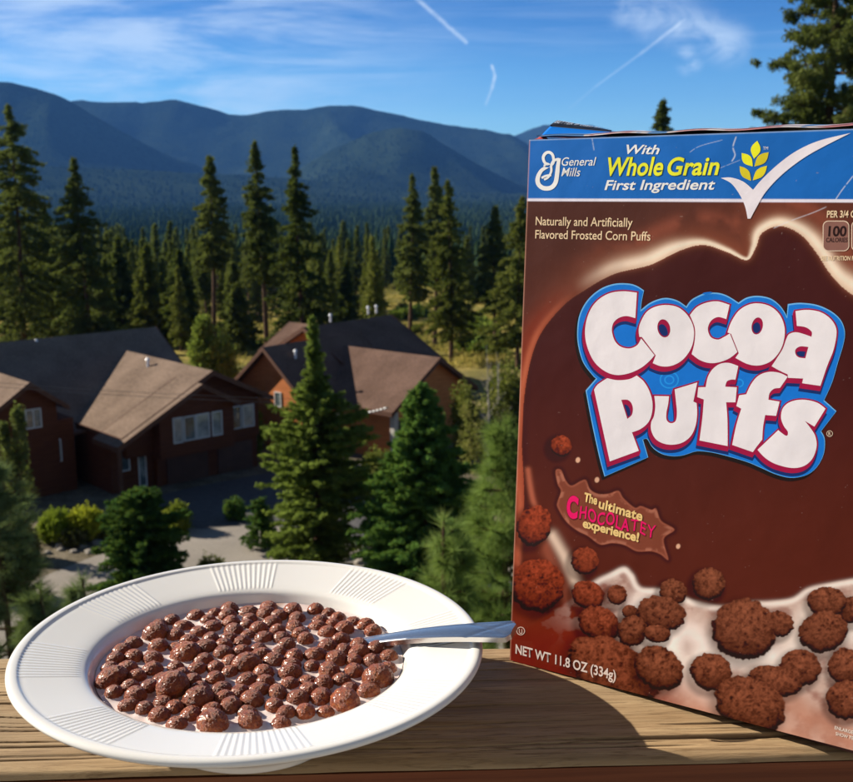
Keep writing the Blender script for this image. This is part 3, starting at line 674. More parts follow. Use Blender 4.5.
# --- big puffy lettering
ZA = lambda P: [(565+p[0]/5.687, 275+p[1]/5.687, *p[2:]) for p in P]
ZB = lambda P: [(700+p[0]/5.575, 285+p[1]/5.575, *p[2:]) for p in P]
ZC = lambda P: [(575+p[0]/6.093, 365+p[1]/6.093, *p[2:]) for p in P]
ZD = lambda P: [(695+p[0]/5.687, 365+p[1]/5.687, *p[2:]) for p in P]
def ell(cx, cy_, rx, ry, th=0, n=12): return [(cx+rx*math.cos(a)*math.cos(th)-ry*math.sin(a)*math.sin(th), cy_+rx*math.cos(a)*math.sin(th)+ry*math.sin(a)*math.cos(th)) for a in np.linspace(0, 2*PI, n, endpoint=False)]
letters = {
 'C': [ZA([(410, 100, 1), (330, 92), (250, 105), (180, 150), (135, 220), (115, 310), (125, 400), (165, 490), (225, 545), (290, 568), (360, 560), (430, 530), (480, 490), (510, 456, 1), (434, 360, 1), (412, 398), (370, 417), (320, 408), (285, 375), (268, 320), (275, 275), (305, 245), (350, 233), (401, 245, 1)])],
 'o': [ZA([(424, 352, 1), (420, 310), (432, 265), (465, 210), (515, 180), (580, 170), (645, 184), (695, 225), (728, 285), (734, 350), (716, 420), (670, 482), (610, 515), (550, 519), (500, 501, 1), (517, 457, 1), (438, 352, 1)]), ZA(ell(563, 303, 36, 52, -.2))],
 'c': [[(690, 315, 1), (697, 307), (707, 302.5), (718, 301.3), (729.7, 304.8, 1), (726.5, 319, 1), (718, 317), (711, 321), (708, 329), (711, 337), (718, 339.5), (724, 337), (730, 333.4, 1), (737.5, 352, 1), (730, 358), (720, 362), (710, 363), (700, 360), (691.8, 354, 1), (694.7, 342), (695, 328)]],
 'o2': [ZB([(154, 264, 1), (175, 205), (215, 145), (270, 110), (330, 102), (395, 120), (445, 165), (471, 230), (470, 300), (445, 370), (395, 425), (330, 448), (265, 440), (198, 406, 1), (217, 380, 1), (174, 272, 1)]), ZB(ell(320, 228, 31, 48, .2))],
 'a': [ZB([(533, 145, 1), (600, 138), (670, 150), (725, 185), (758, 235), (760, 290), (742, 370), (710, 450), (672, 562, 1), (570, 547, 1), (576, 521, 1), (492, 517, 1), (489, 498, 1), (440, 475), (400, 452, 1), (428, 410), (462, 355), (482, 300), (500, 272), (545, 264), (622, 288, 1), (624, 262), (600, 240), (573, 231), (541, 228, 1)]), ZB([(605, 345, 1), (560, 342), (533, 360), (535, 388), (555, 404), (588, 408, 1)])],
 'P': [ZC([(117, 150, 1), (140, 118), (197, 80, 1), (260, 92), (330, 86), (377, 64, 1), (420, 100), (455, 160), (473, 230), (468, 300), (445, 352), (400, 390), (348, 410, 1), (390, 522, 1), (213, 587, 1)]), ZC([(283, 212, 1), (322, 212), (346, 235), (354, 270), (346, 305), (320, 328, 1)])],
 'u': [ZC([(484, 188, 1), (574, 190, 1), (568, 240), (558, 290), (560, 335), (585, 354), (614, 340), (622, 290), (616, 220), (608, 148, 1), (746, 106, 1), (722, 222, 1), (742, 232, 1), (745, 300), (735, 370), (708, 430), (660, 470), (600, 485), (540, 478), (492, 450), (466, 400), (465, 350), (482, 310), (490, 250)])],
 'f': [[(738.4, 366, 1), (728.7, 362.8), (719.7, 364), (712.6, 369.3), (708, 377), (705.8, 387, 1), (698.4, 387.2, 1), (697.4, 397, 1), (704, 399.4, 1), (702.5, 418), (699.6, 440.4, 1), (727.8, 446, 1), (727.6, 420), (726.3, 402.2, 1), (735.6, 402.2, 1), (737, 387.3, 1), (725.3, 386.6, 1), (727, 381.5), (731, 379.6), (735.6, 379.6, 1)]],
 'f2': [ZD([(528, 66, 1), (480, 44), (420, 39), (362, 60), (322, 105), (292, 166, 1), (252, 172, 1), (236, 233, 1), (264, 248, 1), (236, 340), (212, 454, 1), (330, 495, 1), (347, 470, 1), (383, 424, 1), (388, 350), (400, 284, 1), (462, 289, 1), (482, 208, 1), (418, 197, 1), (425, 160), (450, 135), (484, 130, 1)])],
 's': [ZD([(743, 248, 1), (700, 216), (640, 199), (580, 199), (530, 216), (498, 250), (490, 300), (505, 345), (528, 378), (526, 400), (510, 398), (474, 370, 1), (356, 482, 1), (400, 528), (460, 563), (550, 585), (620, 574), (668, 532), (692, 465), (685, 405), (660, 362), (626, 318, 1), (680, 350, 1)])],
}
logo = tag(bpy.data.objects.new('title_lettering', None)); COL.objects.link(logo); logo.parent = box
blue = smooth_loop(ZA([(450, 88, 1), (437, 150), (432, 198, 1), (480, 160), (530, 138), (580, 130), (640, 145), (690, 178, 1), (720, 140), (780, 108), (830, 97)])
    + ZB([(20, 45), (90, 42), (150, 58), (215, 98, 1), (260, 70), (320, 60), (390, 73), (440, 108), (472, 150), (484, 176, 1), (490, 106, 1), (560, 99), (650, 110), (730, 145), (785, 195), (808, 260), (800, 330), (770, 430), (738, 540)])
    + ZD([(735, 200, 1), (805, 262, 1), (718, 376, 1), (738, 420), (734, 500), (700, 572), (650, 618), (590, 638), (530, 640), (455, 620), (380, 587), (300, 553), (190, 520), (100, 498), (28, 490)])
    + ZC([(720, 530, 1), (660, 550), (600, 556), (530, 542), (475, 505), (440, 452), (415, 455, 1), (447, 562, 1), (180, 680, 1), (148, 560), (100, 340), (65, 155, 1), (128, 82, 1)])
    + ZA([(165, 580, 1), (105, 500), (75, 400), (70, 310), (85, 220), (130, 140), (200, 80), (280, 50), (360, 48), (410, 62)]), 5)
shape('drop_shadow', [blue+np.array([-2.6, 3.4])], (34, 12, 16), 1, logo)
shape('drop_shadow', [blue+np.array([-1.4, 2.0])], (30, 12, 20), 1.6, logo)
shape('border', [blue], (96, 158, 214), 2, logo)
shape('border_face', [offset_loop(blue, -.9)+np.array([.2, .5])], (8, 104, 190), 3, logo)
L = {k: [smooth_loop(p) for p in v] for k, v in letters.items()}
# soft dark side under every letter, crimson edge, white face
for nm, lp in L.items():
    ki = list(L).index(nm)*.02
    shape('letter_shadow', [offset_loop(lp[0], 2.2)+np.array([-1.4, 6.2])], (12, 44, 96), 3.6+ki*.5, logo)
for nm, lp in L.items():
    ki = list(L).index(nm)*.04
    me = []
    for s in range(5):
        L2 = []
        for i, q in enumerate(lp):
            q2 = offset_loop(q, 1.5 if i == 0 else -1.2)+np.array([-.32, .92])*s; u, v = uv(q2[:, 0], q2[:, 1]); L2.append(np.stack([u, v], 1)*1000)
        m = fill(L2); m.transform(Matrix.Scale(.001, 4)); me.append(to_face(m, 5.0+ki-s*.07))
    link('letter_edge', join_meshes(me, 'letter_edge'), INK((142, 22, 62)), logo)
for nm, lp in L.items():
    shape('letter', lp, (214, 203, 212), 7, logo)
for cx, cy_, r in ((669.4, 379.8, 5.2), (669.4, 379.8, 9.8), (604, 333, 5), (739, 383, 5)):
    shape('swirl', [np.array(ell(cx, cy_, r, r*.9, 0, 28)), np.array(ell(cx, cy_, r-1.6, (r-1.6)*.9, 0, 28))], (34, 130, 208), 3.3+r*.02, logo)
# --- header writing
def stroke(P, wd, n=6, closed=False):
    P = smooth_loop([(*p,) for p in P], n) if closed else None or P
    P = np.array(P, float); t = np.gradient(P, axis=0); t /= np.linalg.norm(t, axis=1)[:, None]; nn = np.stack([-t[:, 1], t[:, 0]], 1); w2 = np.broadcast_to(np.asarray(wd, float), len(P))[:, None]/2
    return np.concatenate([P+nn*w2, (P-nn*w2)[::-1]])
def cpath(P, n=6):
    P = np.array(P, float); m = len(P); o = []
    for i in range(m-1):
        p0, p1, p2, p3 = P[max(i-1, 0)], P[i], P[i+1], P[min(i+2, m-1)]
        for k in range(n):
            t = k/n; o.append(.5*((2*p1)+(-p0+p2)*t+(2*p0-5*p1+4*p2-p3)*t*t+(-p0+3*p1-3*p2+p3)*t**3))
    return np.array(o+[P[-1]])
Z5 = lambda P: [(510+p[0]/4.739, 110+p[1]/4.739, *p[2:]) for p in P]
Z6 = lambda P: [(680+p[0]/4.89, 110+p[1]/4.89, *p[2:]) for p in P]
WH = (222, 218, 228)
hdr = bpy.data.objects.new('header_print', None); COL.objects.link(hdr); hdr.parent = box
g1 = cpath(Z5([(160, 262), (186, 266), (206, 248), (203, 214), (186, 200), (168, 206), (158, 226), (166, 250), (186, 262), (150, 286), (132, 322), (136, 352), (160, 370), (194, 368), (216, 344), (224, 300), (228, 262), (234, 228)]))
wds = np.interp(np.linspace(0, 1, len(g1)), [0, .1, .3, .45, .6, .75, .9, 1], [2.2, 2.6, 3.0, 2.6, 4.4, 4.4, 4.2, 3.2])
shape('emblem', [stroke(g1, wds)], WH, 3, hdr)
g2 = cpath(Z5([(232, 232), (208, 240), (196, 262), (196, 290), (182, 318), (162, 330)])); shape('emblem', [stroke(g2, np.linspace(2.6, 2.0, len(g2)))], WH, 3.5, hdr)
g3 = cpath(Z5([(150, 322), (170, 312), (196, 308)])); shape('emblem', [stroke(g3, 2.2)], WH, 3.8, hdr)
lettering('lettering', 'General', (561.6, 165.6), (596, 165.4), 8.2, WH, 3, hdr, .22, .004)
lettering('lettering', 'Mills', (561.4, 176.0), (580.2, 176.2), 8.4, WH, 3, hdr, .22, .004)
lettering('lettering', 'With', (626, 153.6), (659.3, 154), 8.8, WH, 3, hdr, .26, .018)
lettering('lettering', 'Whole', (607.2, 175.5), (663.1, 175.3), 17.8, (40, 70, 60), 3, hdr, .2, .034, 1.02)
lettering('lettering', 'Grain', (667.2, 175.3), (719.3, 174.7), 17.4, (40, 70, 60), 3, hdr, .2, .034, 1.02)
lettering('lettering', 'Whole', (607.2, 175.2), (662.8, 175), 17.5, (246, 220, 50), 4, hdr, .2, .022, 1.02)
lettering('lettering', 'Grain', (667.2, 175), (719, 174.4), 17.2, (242, 216, 50), 4, hdr, .2, .022, 1.02)
lettering('lettering', 'First Ingredient', (604.5, 189.7), (715, 189.3), 9.6, WH, 3, hdr, .2, .018)
shape('check_mark', [smooth_loop(Z6([(200, 332, 1), (250, 330), (310, 350), (358, 390, 1), (400, 340), (480, 265), (570, 200), (680, 150), (835, 112, 1), (700, 180), (600, 238), (500, 315), (420, 400), (372, 480), (345, 531, 1), (331, 531, 1), (318, 470), (290, 410), (250, 358)]))], (206, 200, 218), 4, hdr)
def leaf(p, q, wd):
    p = np.array(p, float); q = np.array(q, float); d = q-p; n_ = np.array([-d[1], d[0]])/np.linalg.norm(d)
    return smooth_loop([(*p, 1), tuple(p+d*.3+n_*wd*.42), tuple(p+d*.6+n_*wd*.48), (*q, 1), tuple(p+d*.6-n_*wd*.48), tuple(p+d*.3-n_*wd*.42)])
for a, b, wd, c in (((378, 150), (362, 238), 46, (232, 218, 40)), ((302, 210), (356, 276), 44, (232, 218, 40)), ((434, 206), (364, 276), 44, (190, 176, 40)), ((292, 274), (348, 346), 40, (190, 176, 40)), ((426, 272), (356, 344), 40, (206, 192, 40))):
    (a, b) = Z6([a, b]); shape('grain_leaf', [leaf(a, b, wd/4.89)], c, 3, hdr)
lettering('lettering', 'TM', (763, 149.6), (768, 149.6), 3, WH, 3, hdr)
CR = (206, 182, 150)
txt = bpy.data.objects.new('small_print', None); COL.objects.link(txt); txt.parent = box
lettering('lettering', 'Naturally and Artificially', (535.7, 225), (632.4, 226.8), 8.6, CR, 3, txt, 0, .006)
lettering('lettering', 'Flavored Frosted Corn Puffs', (535.3, 238.3), (650.3, 240.6), 8.6, CR, 3, txt, 0, .006)
lettering('lettering', 'PER 3/4 CUP', (826.8, 217.4), (864, 217.2), 6.6, CR, 3, txt, 0, .02)
def rrect(x0, y0, x1, y1, r):
    P = []
    for cx, cy_, a0 in ((x1-r, y0+r, -PI/2), (x1-r, y1-r, 0), (x0+r, y1-r, PI/2), (x0+r, y0+r, PI)):
        P += [(cx+r*math.cos(a0+t), cy_+r*math.sin(a0+t)) for t in np.linspace(0, PI/2, 6)]
    return np.array(P)
for dx in (0, 28.5):
    shape('badge', [rrect(822.8+dx, 220.6, 849.3+dx, 251.2, 5.5)], (200, 178, 158), 3, txt)
    shape('badge', [rrect(823.6+dx, 221.4, 848.5+dx, 250.4, 5)], (120, 84, 76), 4, txt)
lettering('lettering', '100', (828.2, 236), (846.4, 236), 9.6, (40, 14, 16), 5, txt, 0, .03)
lettering('lettering', 'CALORIES', (826, 242), (847.6, 242), 4.2, (40, 14, 16), 5, txt, 0, .02)
lettering('lettering', 'SEE NUTRITION FACTS', (821, 260.4), (864, 260.2), 4.2, CR, 3, txt, 0, .02)
lettering('lettering', 'NET WT 11.8 OZ (334g)', (515.6, 653.2), (615.8, 680.2), 9.2, (206, 190, 184), 3, txt, 0, .02)
def ring(cx, cy_, ro, ri): return [np.array(ell(cx, cy_, ro, ro, 0, 24)), np.array(ell(cx, cy_, ri, ri, 0, 24))]
shape('symbol', ring(520.8, 631, 4.3, 3.5), (196, 170, 160), 3, txt); lettering('lettering', 'U', (519.2, 633.4), (522.5, 634), 4.6, (196, 170, 160), 3, txt, 0, .02)
shape('symbol', ring(829.7, 433.6, 3.2, 2.6), (190, 170, 150), 3, txt); lettering('lettering', 'R', (828.5, 435.3), (831.1, 435.3), 3.3, (190, 170, 150), 3, txt, 0, .02)
lettering('lettering', 'ENLARGED TO', (834.6, 729), (864, 737), 3.2, (214, 196, 186), 3, txt, 0, .02)
lettering('lettering', 'SHOW TEXTURE', (835.6, 735), (866, 743.4), 3.2, (214, 196, 186), 3, txt, 0, .02)
OR_ = (226, 176, 116)
lettering('lettering', 'The', (583.8, 501), (597, 504.6), 8.6, OR_, 6, txt, 0, .035)
lettering('lettering', 'ultimate', (598.4, 507.6), (642, 521), 9.4, OR_, 6, txt, 0, .03, 1.04)
lettering('lettering', 'experience!', (582.6, 526.8), (638.6, 541.8), 8.6, OR_, 6, txt, 0, .035)
PK = (206, 12, 92)
lettering('lettering', 'C', (566, 516), (577.5, 518.4), 20, (96, 8, 40), 3, txt, 0, .07); lettering('lettering', 'C', (566.2, 515.4), (577.4, 518), 19.6, PK, 4, txt, 0, .055)
for part_, x0, x1, w0 in (('HOCOLA', 0., .655, 0.), ('TEY', .672, 1., .66)):
    for dx_, dy_, c_, ly, bo in ((-.2, .6, (96, 8, 40), 3, .03), (0, 0, PK, 4, .02)):
        q0 = (579.4+75.6*x0+dx_, 518.4+18.8*x0+dy_); q1 = (579.4+75.6*x1+dx_, 518.4+18.8*x1+dy_)
        lettering('lettering', part_, q0, q1, 12.2, c_, ly+(.4 if w0 else 0), txt, 0, bo*(.2 if w0 else 1), 1.12, lambda x, w0=w0, k=x1-x0: .12*np.sin((w0+x*k)*19))
# date code on the raised tab
def tab_text():
    me = text_mesh('BETTER IF USED BY', 0, .01); lo, hi, co = bounds(me); V = []
    for x, y, z in co:
        a = (x-lo[0])/(hi[0]-lo[0])*.80+.05; b = .66+y/CAPH*.24; p = tab(a, b, 0); V.append(B3(p[0], p[1]+.0012, p[2]+.0014))
    me.vertices.foreach_set('co', np.array(V, np.float32).ravel()); me.update(); return me
link('tab_lettering', tab_text(), INK((170, 180, 196)), tabo)

# ================================================================== THE LAND
def vnoise(x, y, seed):
    T = np.random.default_rng(seed).random((256, 256)); xi = np.floor(x).astype(int); yi = np.floor(y).astype(int)
    fx = x-xi; fy = y-yi; fx = fx*fx*(3-2*fx); fy = fy*fy*(3-2*fy); g = lambda a, b: T[a % 256, b % 256]
    return (g(xi, yi)*(1-fx)+g(xi+1, yi)*fx)*(1-fy)+(g(xi, yi+1)*(1-fx)+g(xi+1, yi+1)*fx)*fy
def Zg(x, y):
    x = np.asarray(x, float); y = np.asarray(y, float)
    z = np.where(y < 30, np.minimum((30-y)*.5, 14.4), 0.)
    z = z-np.interp(y, [105, 140, 400, 800, 1300, 30000], [0, 1.2, 22, 40, 46, 46])
    a = np.clip((y-100)/80, 0, 1); z = z+a*(5*(vnoise(x/90, y/90, 301)-.5)+2*(vnoise(x/30, y/30, 302)-.5))
    b = np.clip((30-y)/10, 0, 1); z = z+b*.5*(vnoise(x/3, y/3, 303)-.5)
    return z
def hit(px, py):
    """where that line of sight meets the land"""
    d = ray(px, py); t = np.concatenate([np.arange(20, 400, .25), np.arange(400, 6000, 4.)]); P = CAM+d*t[:, None]
    k = np.argmax(P[:, 2] < Zg(P[:, 0], P[:, 1])); return P[k]
def dist_of(px, Y): d = ray(px, 300); return CAM[0]+d[0]*Y/d[1]
# ground sheet
ys = np.concatenate([np.linspace(-80, 20, 30), np.linspace(21, 130, 110), np.geomspace(132, 14000, 190)])
sx = np.linspace(-1, 1, 221); V = []
GX = np.sign(sx)*np.abs(sx)**1.3
XX, YY = np.meshgrid(GX, ys); XX = XX*(120+.95*np.maximum(YY, 0)); ZZ = Zg(XX, YY)
gk = N('dry forest ground', .95, .0); v = gk.coord()
n1 = gk.noise(v, .045, 5, .6); n2 = gk.noise(v, .6, 5, .6); n3 = gk.noise(v, 7, 4, .6)
c = gk.ramp(n1, [(.34, (.10, .11, .030)), (.44, (.26, .22, .065)), (.54, (.46, .35, .10)), (.66, (.20, .20, .05))])
c = gk.mix(gk.math('MULTIPLY', gk.ramp(n2, [(.42, (0, 0, 0)), (.62, (1, 1, 1))]), .6), c, (.095, .085, .035))
sp = gk.n('ShaderNodeSeparateXYZ'); gk.l(v, sp.inputs[0]); near = gk.n('ShaderNodeMapRange'); gk.l(sp.outputs[1], near.inputs[0]); near.inputs[1].default_value = 70; near.inputs[2].default_value = 105; near.inputs[3].default_value = 1; near.inputs[4].default_value = 0
cn = gk.ramp(gk.math('ADD', gk.math('MULTIPLY', n2, .5), gk.math('MULTIPLY', n3, .5)), [(.36, (.07, .06, .035)), (.5, (.16, .135, .095)), (.66, (.28, .24, .18))])
far = gk.n('ShaderNodeMapRange'); gk.l(sp.outputs[1], far.inputs[0]); far.inputs[1].default_value = 420; far.inputs[2].default_value = 800
c = gk.mix(near.outputs[0], c, cn); c = gk.mix(far.outputs[0], c, (.018, .028, .014)); gk.color(c); gk.bump(n3, .6, .1)
o = link('ground', smooth(np_mesh('ground', np.stack([XX.ravel(), YY.ravel(), ZZ.ravel()], 1), grid_faces(221, len(ys)))), gk.m); tag(o, kind='structure')
# road and drive in front of the houses
def sheet_poly(name, pts, z, m, sub=0):
    bm = bmesh.new(); vs = [bm.verts.new((p[0], p[1], z)) for p in pts]; bm.faces.new(vs); me = from_bm(name, bm); o = link(name, me, m); return tag(o, kind='structure')
rk = N('pale gravelled road', .9, .15); v = rk.coord(); a = rk.noise(v, .35, 4); b = rk.noise(v, 14, 5, .7)
rk.color(rk.mix(.45, rk.ramp(a, [(.35, (.20, .18, .155)), (.65, (.29, .26, .225))]), rk.ramp(b, [(.3, (.20, .17, .14)), (.7, (.44, .39, .33))]))); rk.bump(b, .5, .03)
rp = smooth_loop([(-160, 640), (-20, 606), (40, 578), (95, 556), (130, 545), (200, 522), (262, 517), (330, 520), (400, 545), (470, 560), (600, 560), (600, 640), (430, 655), (300, 668), (100, 690), (-160, 760)], 5)
sheet_poly('road', [ground(*p, .02) for p in rp], .02, rk.m)
dk = N('asphalt drive', .9, .2); v = dk.coord(); dk.color(dk.ramp(dk.noise(v, 3, 5, .7), [(.3, (.07, .068, .07)), (.7, (.12, .115, .11))]))
dp = smooth_loop([(150, 500), (262, 474), (330, 462), (375, 470), (400, 500), (420, 560), (330, 540), (262, 524), (190, 528)], 5)
sheet_poly('driveway', [ground(*p, .028) for p in dp], .028, dk.m)

# ------------------------------------------------------------------ hills
def hill_mat(name, c0, c1):
    k = N(name, .95, .0); v = k.coord(); a = k.noise(v, .0035, 5, .6); b = k.noise(v, .045, 4, .7); q = k.math('ADD', k.math('MULTIPLY', a, .5), k.math('MULTIPLY', b, .5))
    k.color(k.ramp(q, [(.38, c0), (.62, c1)])); k.bump(b, .9, 18); return k.m
HM = hill_mat('forested slope', (.008, .018, .014), (.032, .050, .030))
hill_pts = []
def hill(D, prof, Wf, base, name='hills', seed=1, rough=26, x0=-1.1, x1=1.1):
    P = np.array(prof, float); nx, ny = 420, 90
    xs = np.linspace(x0*D, x1*D, nx); yy = np.linspace(-1, 1, ny)
    # ridge height seen at each x
    pxs = 426.5+FPX*xs/(D*math.cos(PITCH)+0)
    py = np.interp(pxs, P[:, 0], P[:, 1])
    H = np.array([at_dist(a, b, D)[2] for a, b in zip(pxs, py)])
    X, T = np.meshgrid(xs, yy); Hh = np.meshgrid(H, yy)[0]
    Y = D+np.where(T < 0, T*Wf, T*Wf*1.0)
    gul = np.abs(vnoise(X/420+T*.6, T*1.2+5, seed)-.5)*2; gul2 = vnoise(X/150, T*4, seed+1)
    s = 1-np.abs(T); sh = s**(1.05+.5*gul)
    Z = base+(Hh-base)*sh-rough*2.6*gul*s*(1-s)*4*.9-rough*.8*gul2*s*(1-s)*4+rough*.22*(vnoise(X/70, Y/70, seed+2)-.5)*s
    Z += 5*(vnoise(X/26, Y/26, seed+4)-.5)
    o = link(name, smooth(np_mesh(name, np.stack([X.ravel(), Y.ravel(), Z.ravel()], 1), grid_faces(nx, ny))), HM); tag(o, kind='structure')
    # canopy positions on the near face
    rg = np.random.default_rng(seed+50); n = 9000; a = rg.random(n); b = rg.random(n)**.8
    xi = (.5+(a-.5)*.80)*(nx-1); yi = (1-b)*(ny/2-1); i0 = xi.astype(int); j0 = yi.astype(int); fx = xi-i0; fy = yi-j0
    g = lambda A: A[j0, i0]*(1-fx)*(1-fy)+A[j0, i0+1]*fx*(1-fy)+A[j0+1, i0]*(1-fx)*fy+A[j0+1, i0+1]*fx*fy
    hill_pts.append(np.stack([g(X), g(Y), g(Z)-1.5], 1))
hill(11000, [(-900, 150), (430, 150), (500, 140), (520, 133), (535, 126), (548, 123), (565, 125), (590, 124), (606, 129), (640, 140), (700, 150), (1600, 150)], 2200, -46, seed=7, rough=60)
hill(7200, [(-900, 120), (-100, 110), (60, 99), (90, 99), (112, 101), (150, 100), (180, 97), (200, 102), (232, 112), (255, 113), (275, 108), (300, 108), (330, 105), (357, 102), (380, 108), (420, 118), (460, 126), (490, 129), (512, 133), (540, 150), (600, 168), (800, 180), (1600, 176)], 1900, -46, seed=17, rough=60)
hill(5600, [(-900, 60), (-200, 62), (-40, 76), (0, 79), (20, 80), (45, 86), (62, 92), (84, 103), (110, 120), (140, 138), (165, 152), (220, 172), (300, 186), (1600, 190)], 1300, -46, seed=27, rough=40)
hill(5200, [(-900, 190), (200, 190), (290, 176), (330, 150), (370, 132), (400, 126), (425, 131), (460, 152), (490, 170), (522, 184), (600, 190), (1600, 190)], 1300, -46, seed=37, rough=40)
hill(4200, [(-900, 160), (0, 163), (100, 168), (200, 172), (300, 178), (400, 188), (480, 193), (1600, 192)], 1500, -50, seed=47, rough=14)

# ------------------------------------------------------------------ trees
def tri_mesh(name, V, F, mat): return link(name, np_mesh(name, V, F), mat)
def sprays(C, D, leaf, k, rg, flat=.5, wid=.34):
    """k small pointed leaf sprays round every centre C, leaning along D"""
    n = len(C); C = np.repeat(C, k, 0); D = np.repeat(D, k, 0); m = n*k
    a = D*.9+rg.normal(0, .6, (m, 3))*np.array([1, 1, flat]); a /= np.linalg.norm(a, axis=1)[:, None]
    w = np.cross(a, rg.normal(0, 1, (m, 3))*np.array([.6, .6, 1.2])); w /= np.linalg.norm(w, axis=1)[:, None]+1e-6
    l = leaf*rg.uniform(.6, 1.35, (m, 1)); c = C+rg.normal(0, 1, (m, 3))*leaf*.42
    V = np.stack([c-a*l*.45-w*l*wid, c-a*l*.45+w*l*wid, c+a*l*.62], 1).reshape(-1, 3)
    return V, np.arange(m*3).reshape(-1, 3)
def conifer(seed, H, R, cb=.15, power=.85, nb=150, leaf=.34, k=5, droop=.25, gaps=.25, per=6., lean=0, round_=.0, branches=False, stepf=1., basew=.09, wig=.28, outline=None):
    rg = np.random.default_rng(seed)
    t = np.sort(rg.random(nb)**.92); h = cb+(1-cb)*t; ang = rg.uniform(0, 2*PI, nb)
    prof = (1-t)**power*(1-np.exp(-(t+.04)/basew))*(1+round_*np.sin(t*PI))+.02
    if outline: prof = np.interp(t, [q[0] for q in outline], [q[1] for q in outline])
    side = 1+wig*np.sin(ang*2+seed)*np.sin(t*9+seed); L = R*prof*rg.uniform(.62, 1.15, nb)*side
    L *= np.where(rg.random(nb) < gaps, rg.uniform(.25, .7, nb), 1)*np.where(rg.random(nb) < .12, 1.25, 1)
    Cs, Ds, segs = [], [], []
    bendx = .012*H*np.sin(np.linspace(0, 1, 12)*3+seed); tz = np.linspace(0, 1, 12)
    for i in range(nb):
        n = max(3, int(per*L[i]*stepf/leaf*.5)+2); s = rg.uniform(.18 if t[i] < .8 else 0, 1, n)**.75
        up = .35*(t[i]-.35)-droop*.5; d = np.array([math.cos(ang[i]), math.sin(ang[i]), 0])
        z = H*h[i]+L[i]*(up*s-droop*.55*s*s+.32*droop*s**4); lat = rg.normal(0, .16, n)*L[i]*s*(1.15-s)
        q = np.array([-d[1], d[0], 0]); bx = np.interp(h[i], tz, bendx)
        P = d[None]*(L[i]*s)[:, None]+q[None]*lat[:, None]; P[:, 2] += z; P[:, 0] += bx
        Cs.append(P); Ds.append(np.tile(d+np.array([0, 0, .12]), (n, 1)))
        if branches:
            ss_ = np.linspace(0, .92, 5); B = d[None]*(L[i]*ss_)[:, None]; B[:, 2] += H*h[i]+L[i]*(up*ss_-droop*.55*ss_**2+.32*droop*ss_**4); B[:, 0] += bx; segs.append((B, np.linspace(.012*L[i]+.006, .003, 5)))
    # leader
    n = 14; Cs.append(np.stack([np.full(n, np.interp(.98, tz, bendx))+rg.normal(0, .03, n)*leaf*2, rg.normal(0, .06, n)*leaf, H*np.linspace(.93, 1.005, n)], 1)); Ds.append(np.tile([0, 0, 1.], (n, 1)))
    V, F = sprays(np.concatenate(Cs), np.concatenate(Ds), leaf, k, rg)
    tp = np.stack([bendx, np.zeros(12), tz*H*.985], 1); tw = [tube(tp, (H*.0125)*(1-tz)**.8+.012, 8)]
    for B, r in segs: tw.append(tube(B, r, 4))
    return np_mesh('crown', V, F), smooth(np_mesh('trunk', *merge(tw)))
def clumpy(seed, H, R, cb, nb, ball):
    """an old pine: open limbs ending in round balls of needles"""
    rg = np.random.default_rng(seed); Cs, Ds, tw = [], [], []
    tz = np.linspace(0, 1, 12); tw.append(tube(np.stack([.1*np.sin(tz*5), 0*tz, tz*H], 1), (H*.014)*(1-tz)**.7+.02, 9))
    for i in range(nb):
        t = rg.random(); z = H*(cb+(1-cb)*t); a = rg.uniform(0, 2*PI); L = R*((1-t)**.45)*rg.uniform(.45, 1.12)+.15; d = np.array([math.cos(a), math.sin(a), 0]); s = np.linspace(0, 1, 6)
        B = d[None]*(L*s)[:, None]+rg.normal(0, .05, (6, 3))*s[:, None]; B[:, 2] += z+L*(.28*s**2-.12*s); tw.append(tube(B, np.linspace(.045, .012, 6), 5))
        for q in rg.uniform(.4, 1.0, 1+int(L*2.2)):
            c = np.array([np.interp(q, s, B[:, j]) for j in range(3)])+rg.normal(0, .22, 3)*[1, 1, .6]; r = ball*rg.uniform(.5, 1.05); n = 34
            v = rg.normal(0, 1, (n, 3)); v /= np.linalg.norm(v, axis=1)[:, None]; Cs.append(c+v*r*rg.uniform(.35, 1, (n, 1))*[1, 1, .75]); Ds.append(v)
    V, F = sprays(np.concatenate(Cs), np.concatenate(Ds), .13, 4, rg, 1., .3)
    return np_mesh('crown', V, F), smooth(np_mesh('trunk', *merge(tw)))
BARK = N('pine bark', .95, .1); v = BARK.coord((1, 1, .35)); BARK.color(BARK.ramp(BARK.noise(v, 5, 5, .7), [(.3, (.035, .022, .015)), (.7, (.16, .095, .06))])); BARK.bump(BARK.noise(v, 9, 4), .8, .05); BARK = BARK.m
PINE = foliage_mat('pine needles', (.036, .054, .018), (.16, .18, .055), .7, .32)
FIRM = foliage_mat('fir needles', (.032, .085, .02), (.10, .20, .045), 1.4, .3)
FIRB = foliage_mat('deep green fir needles', (.035, .11, .03), (.14, .27, .055), 1.4, .35)
OLIVE = foliage_mat('olive green foliage', (.065, .085, .018), (.24, .25, .06), 1.2, .25)
BRIGHT = foliage_mat('bright green leaves', (.09, .15, .03), (.26, .32, .06), 1.5, .4)
YEL = foliage_mat('yellow green leaves', (.30, .34, .02), (.72, .70, .06), 1.1, .42)
DULL = foliage_mat('dry olive leaves', (.09, .085, .03), (.27, .23, .08), 1.5, .3)
def make_tree(name, meshes, mats, loc, rz=0, scale=1., label=None, cat='tree', group=None):
    e = empty(name, loc, rz); e.scale = (scale, scale, scale); tag(e, label, cat, group)
    for nm, me, mt in zip(('crown', 'trunk'), meshes, mats):
        if not me.materials: me.materials.append(mt)
        o = bpy.data.objects.new(nm, me); COL.objects.link(o); o.parent = e
    return e
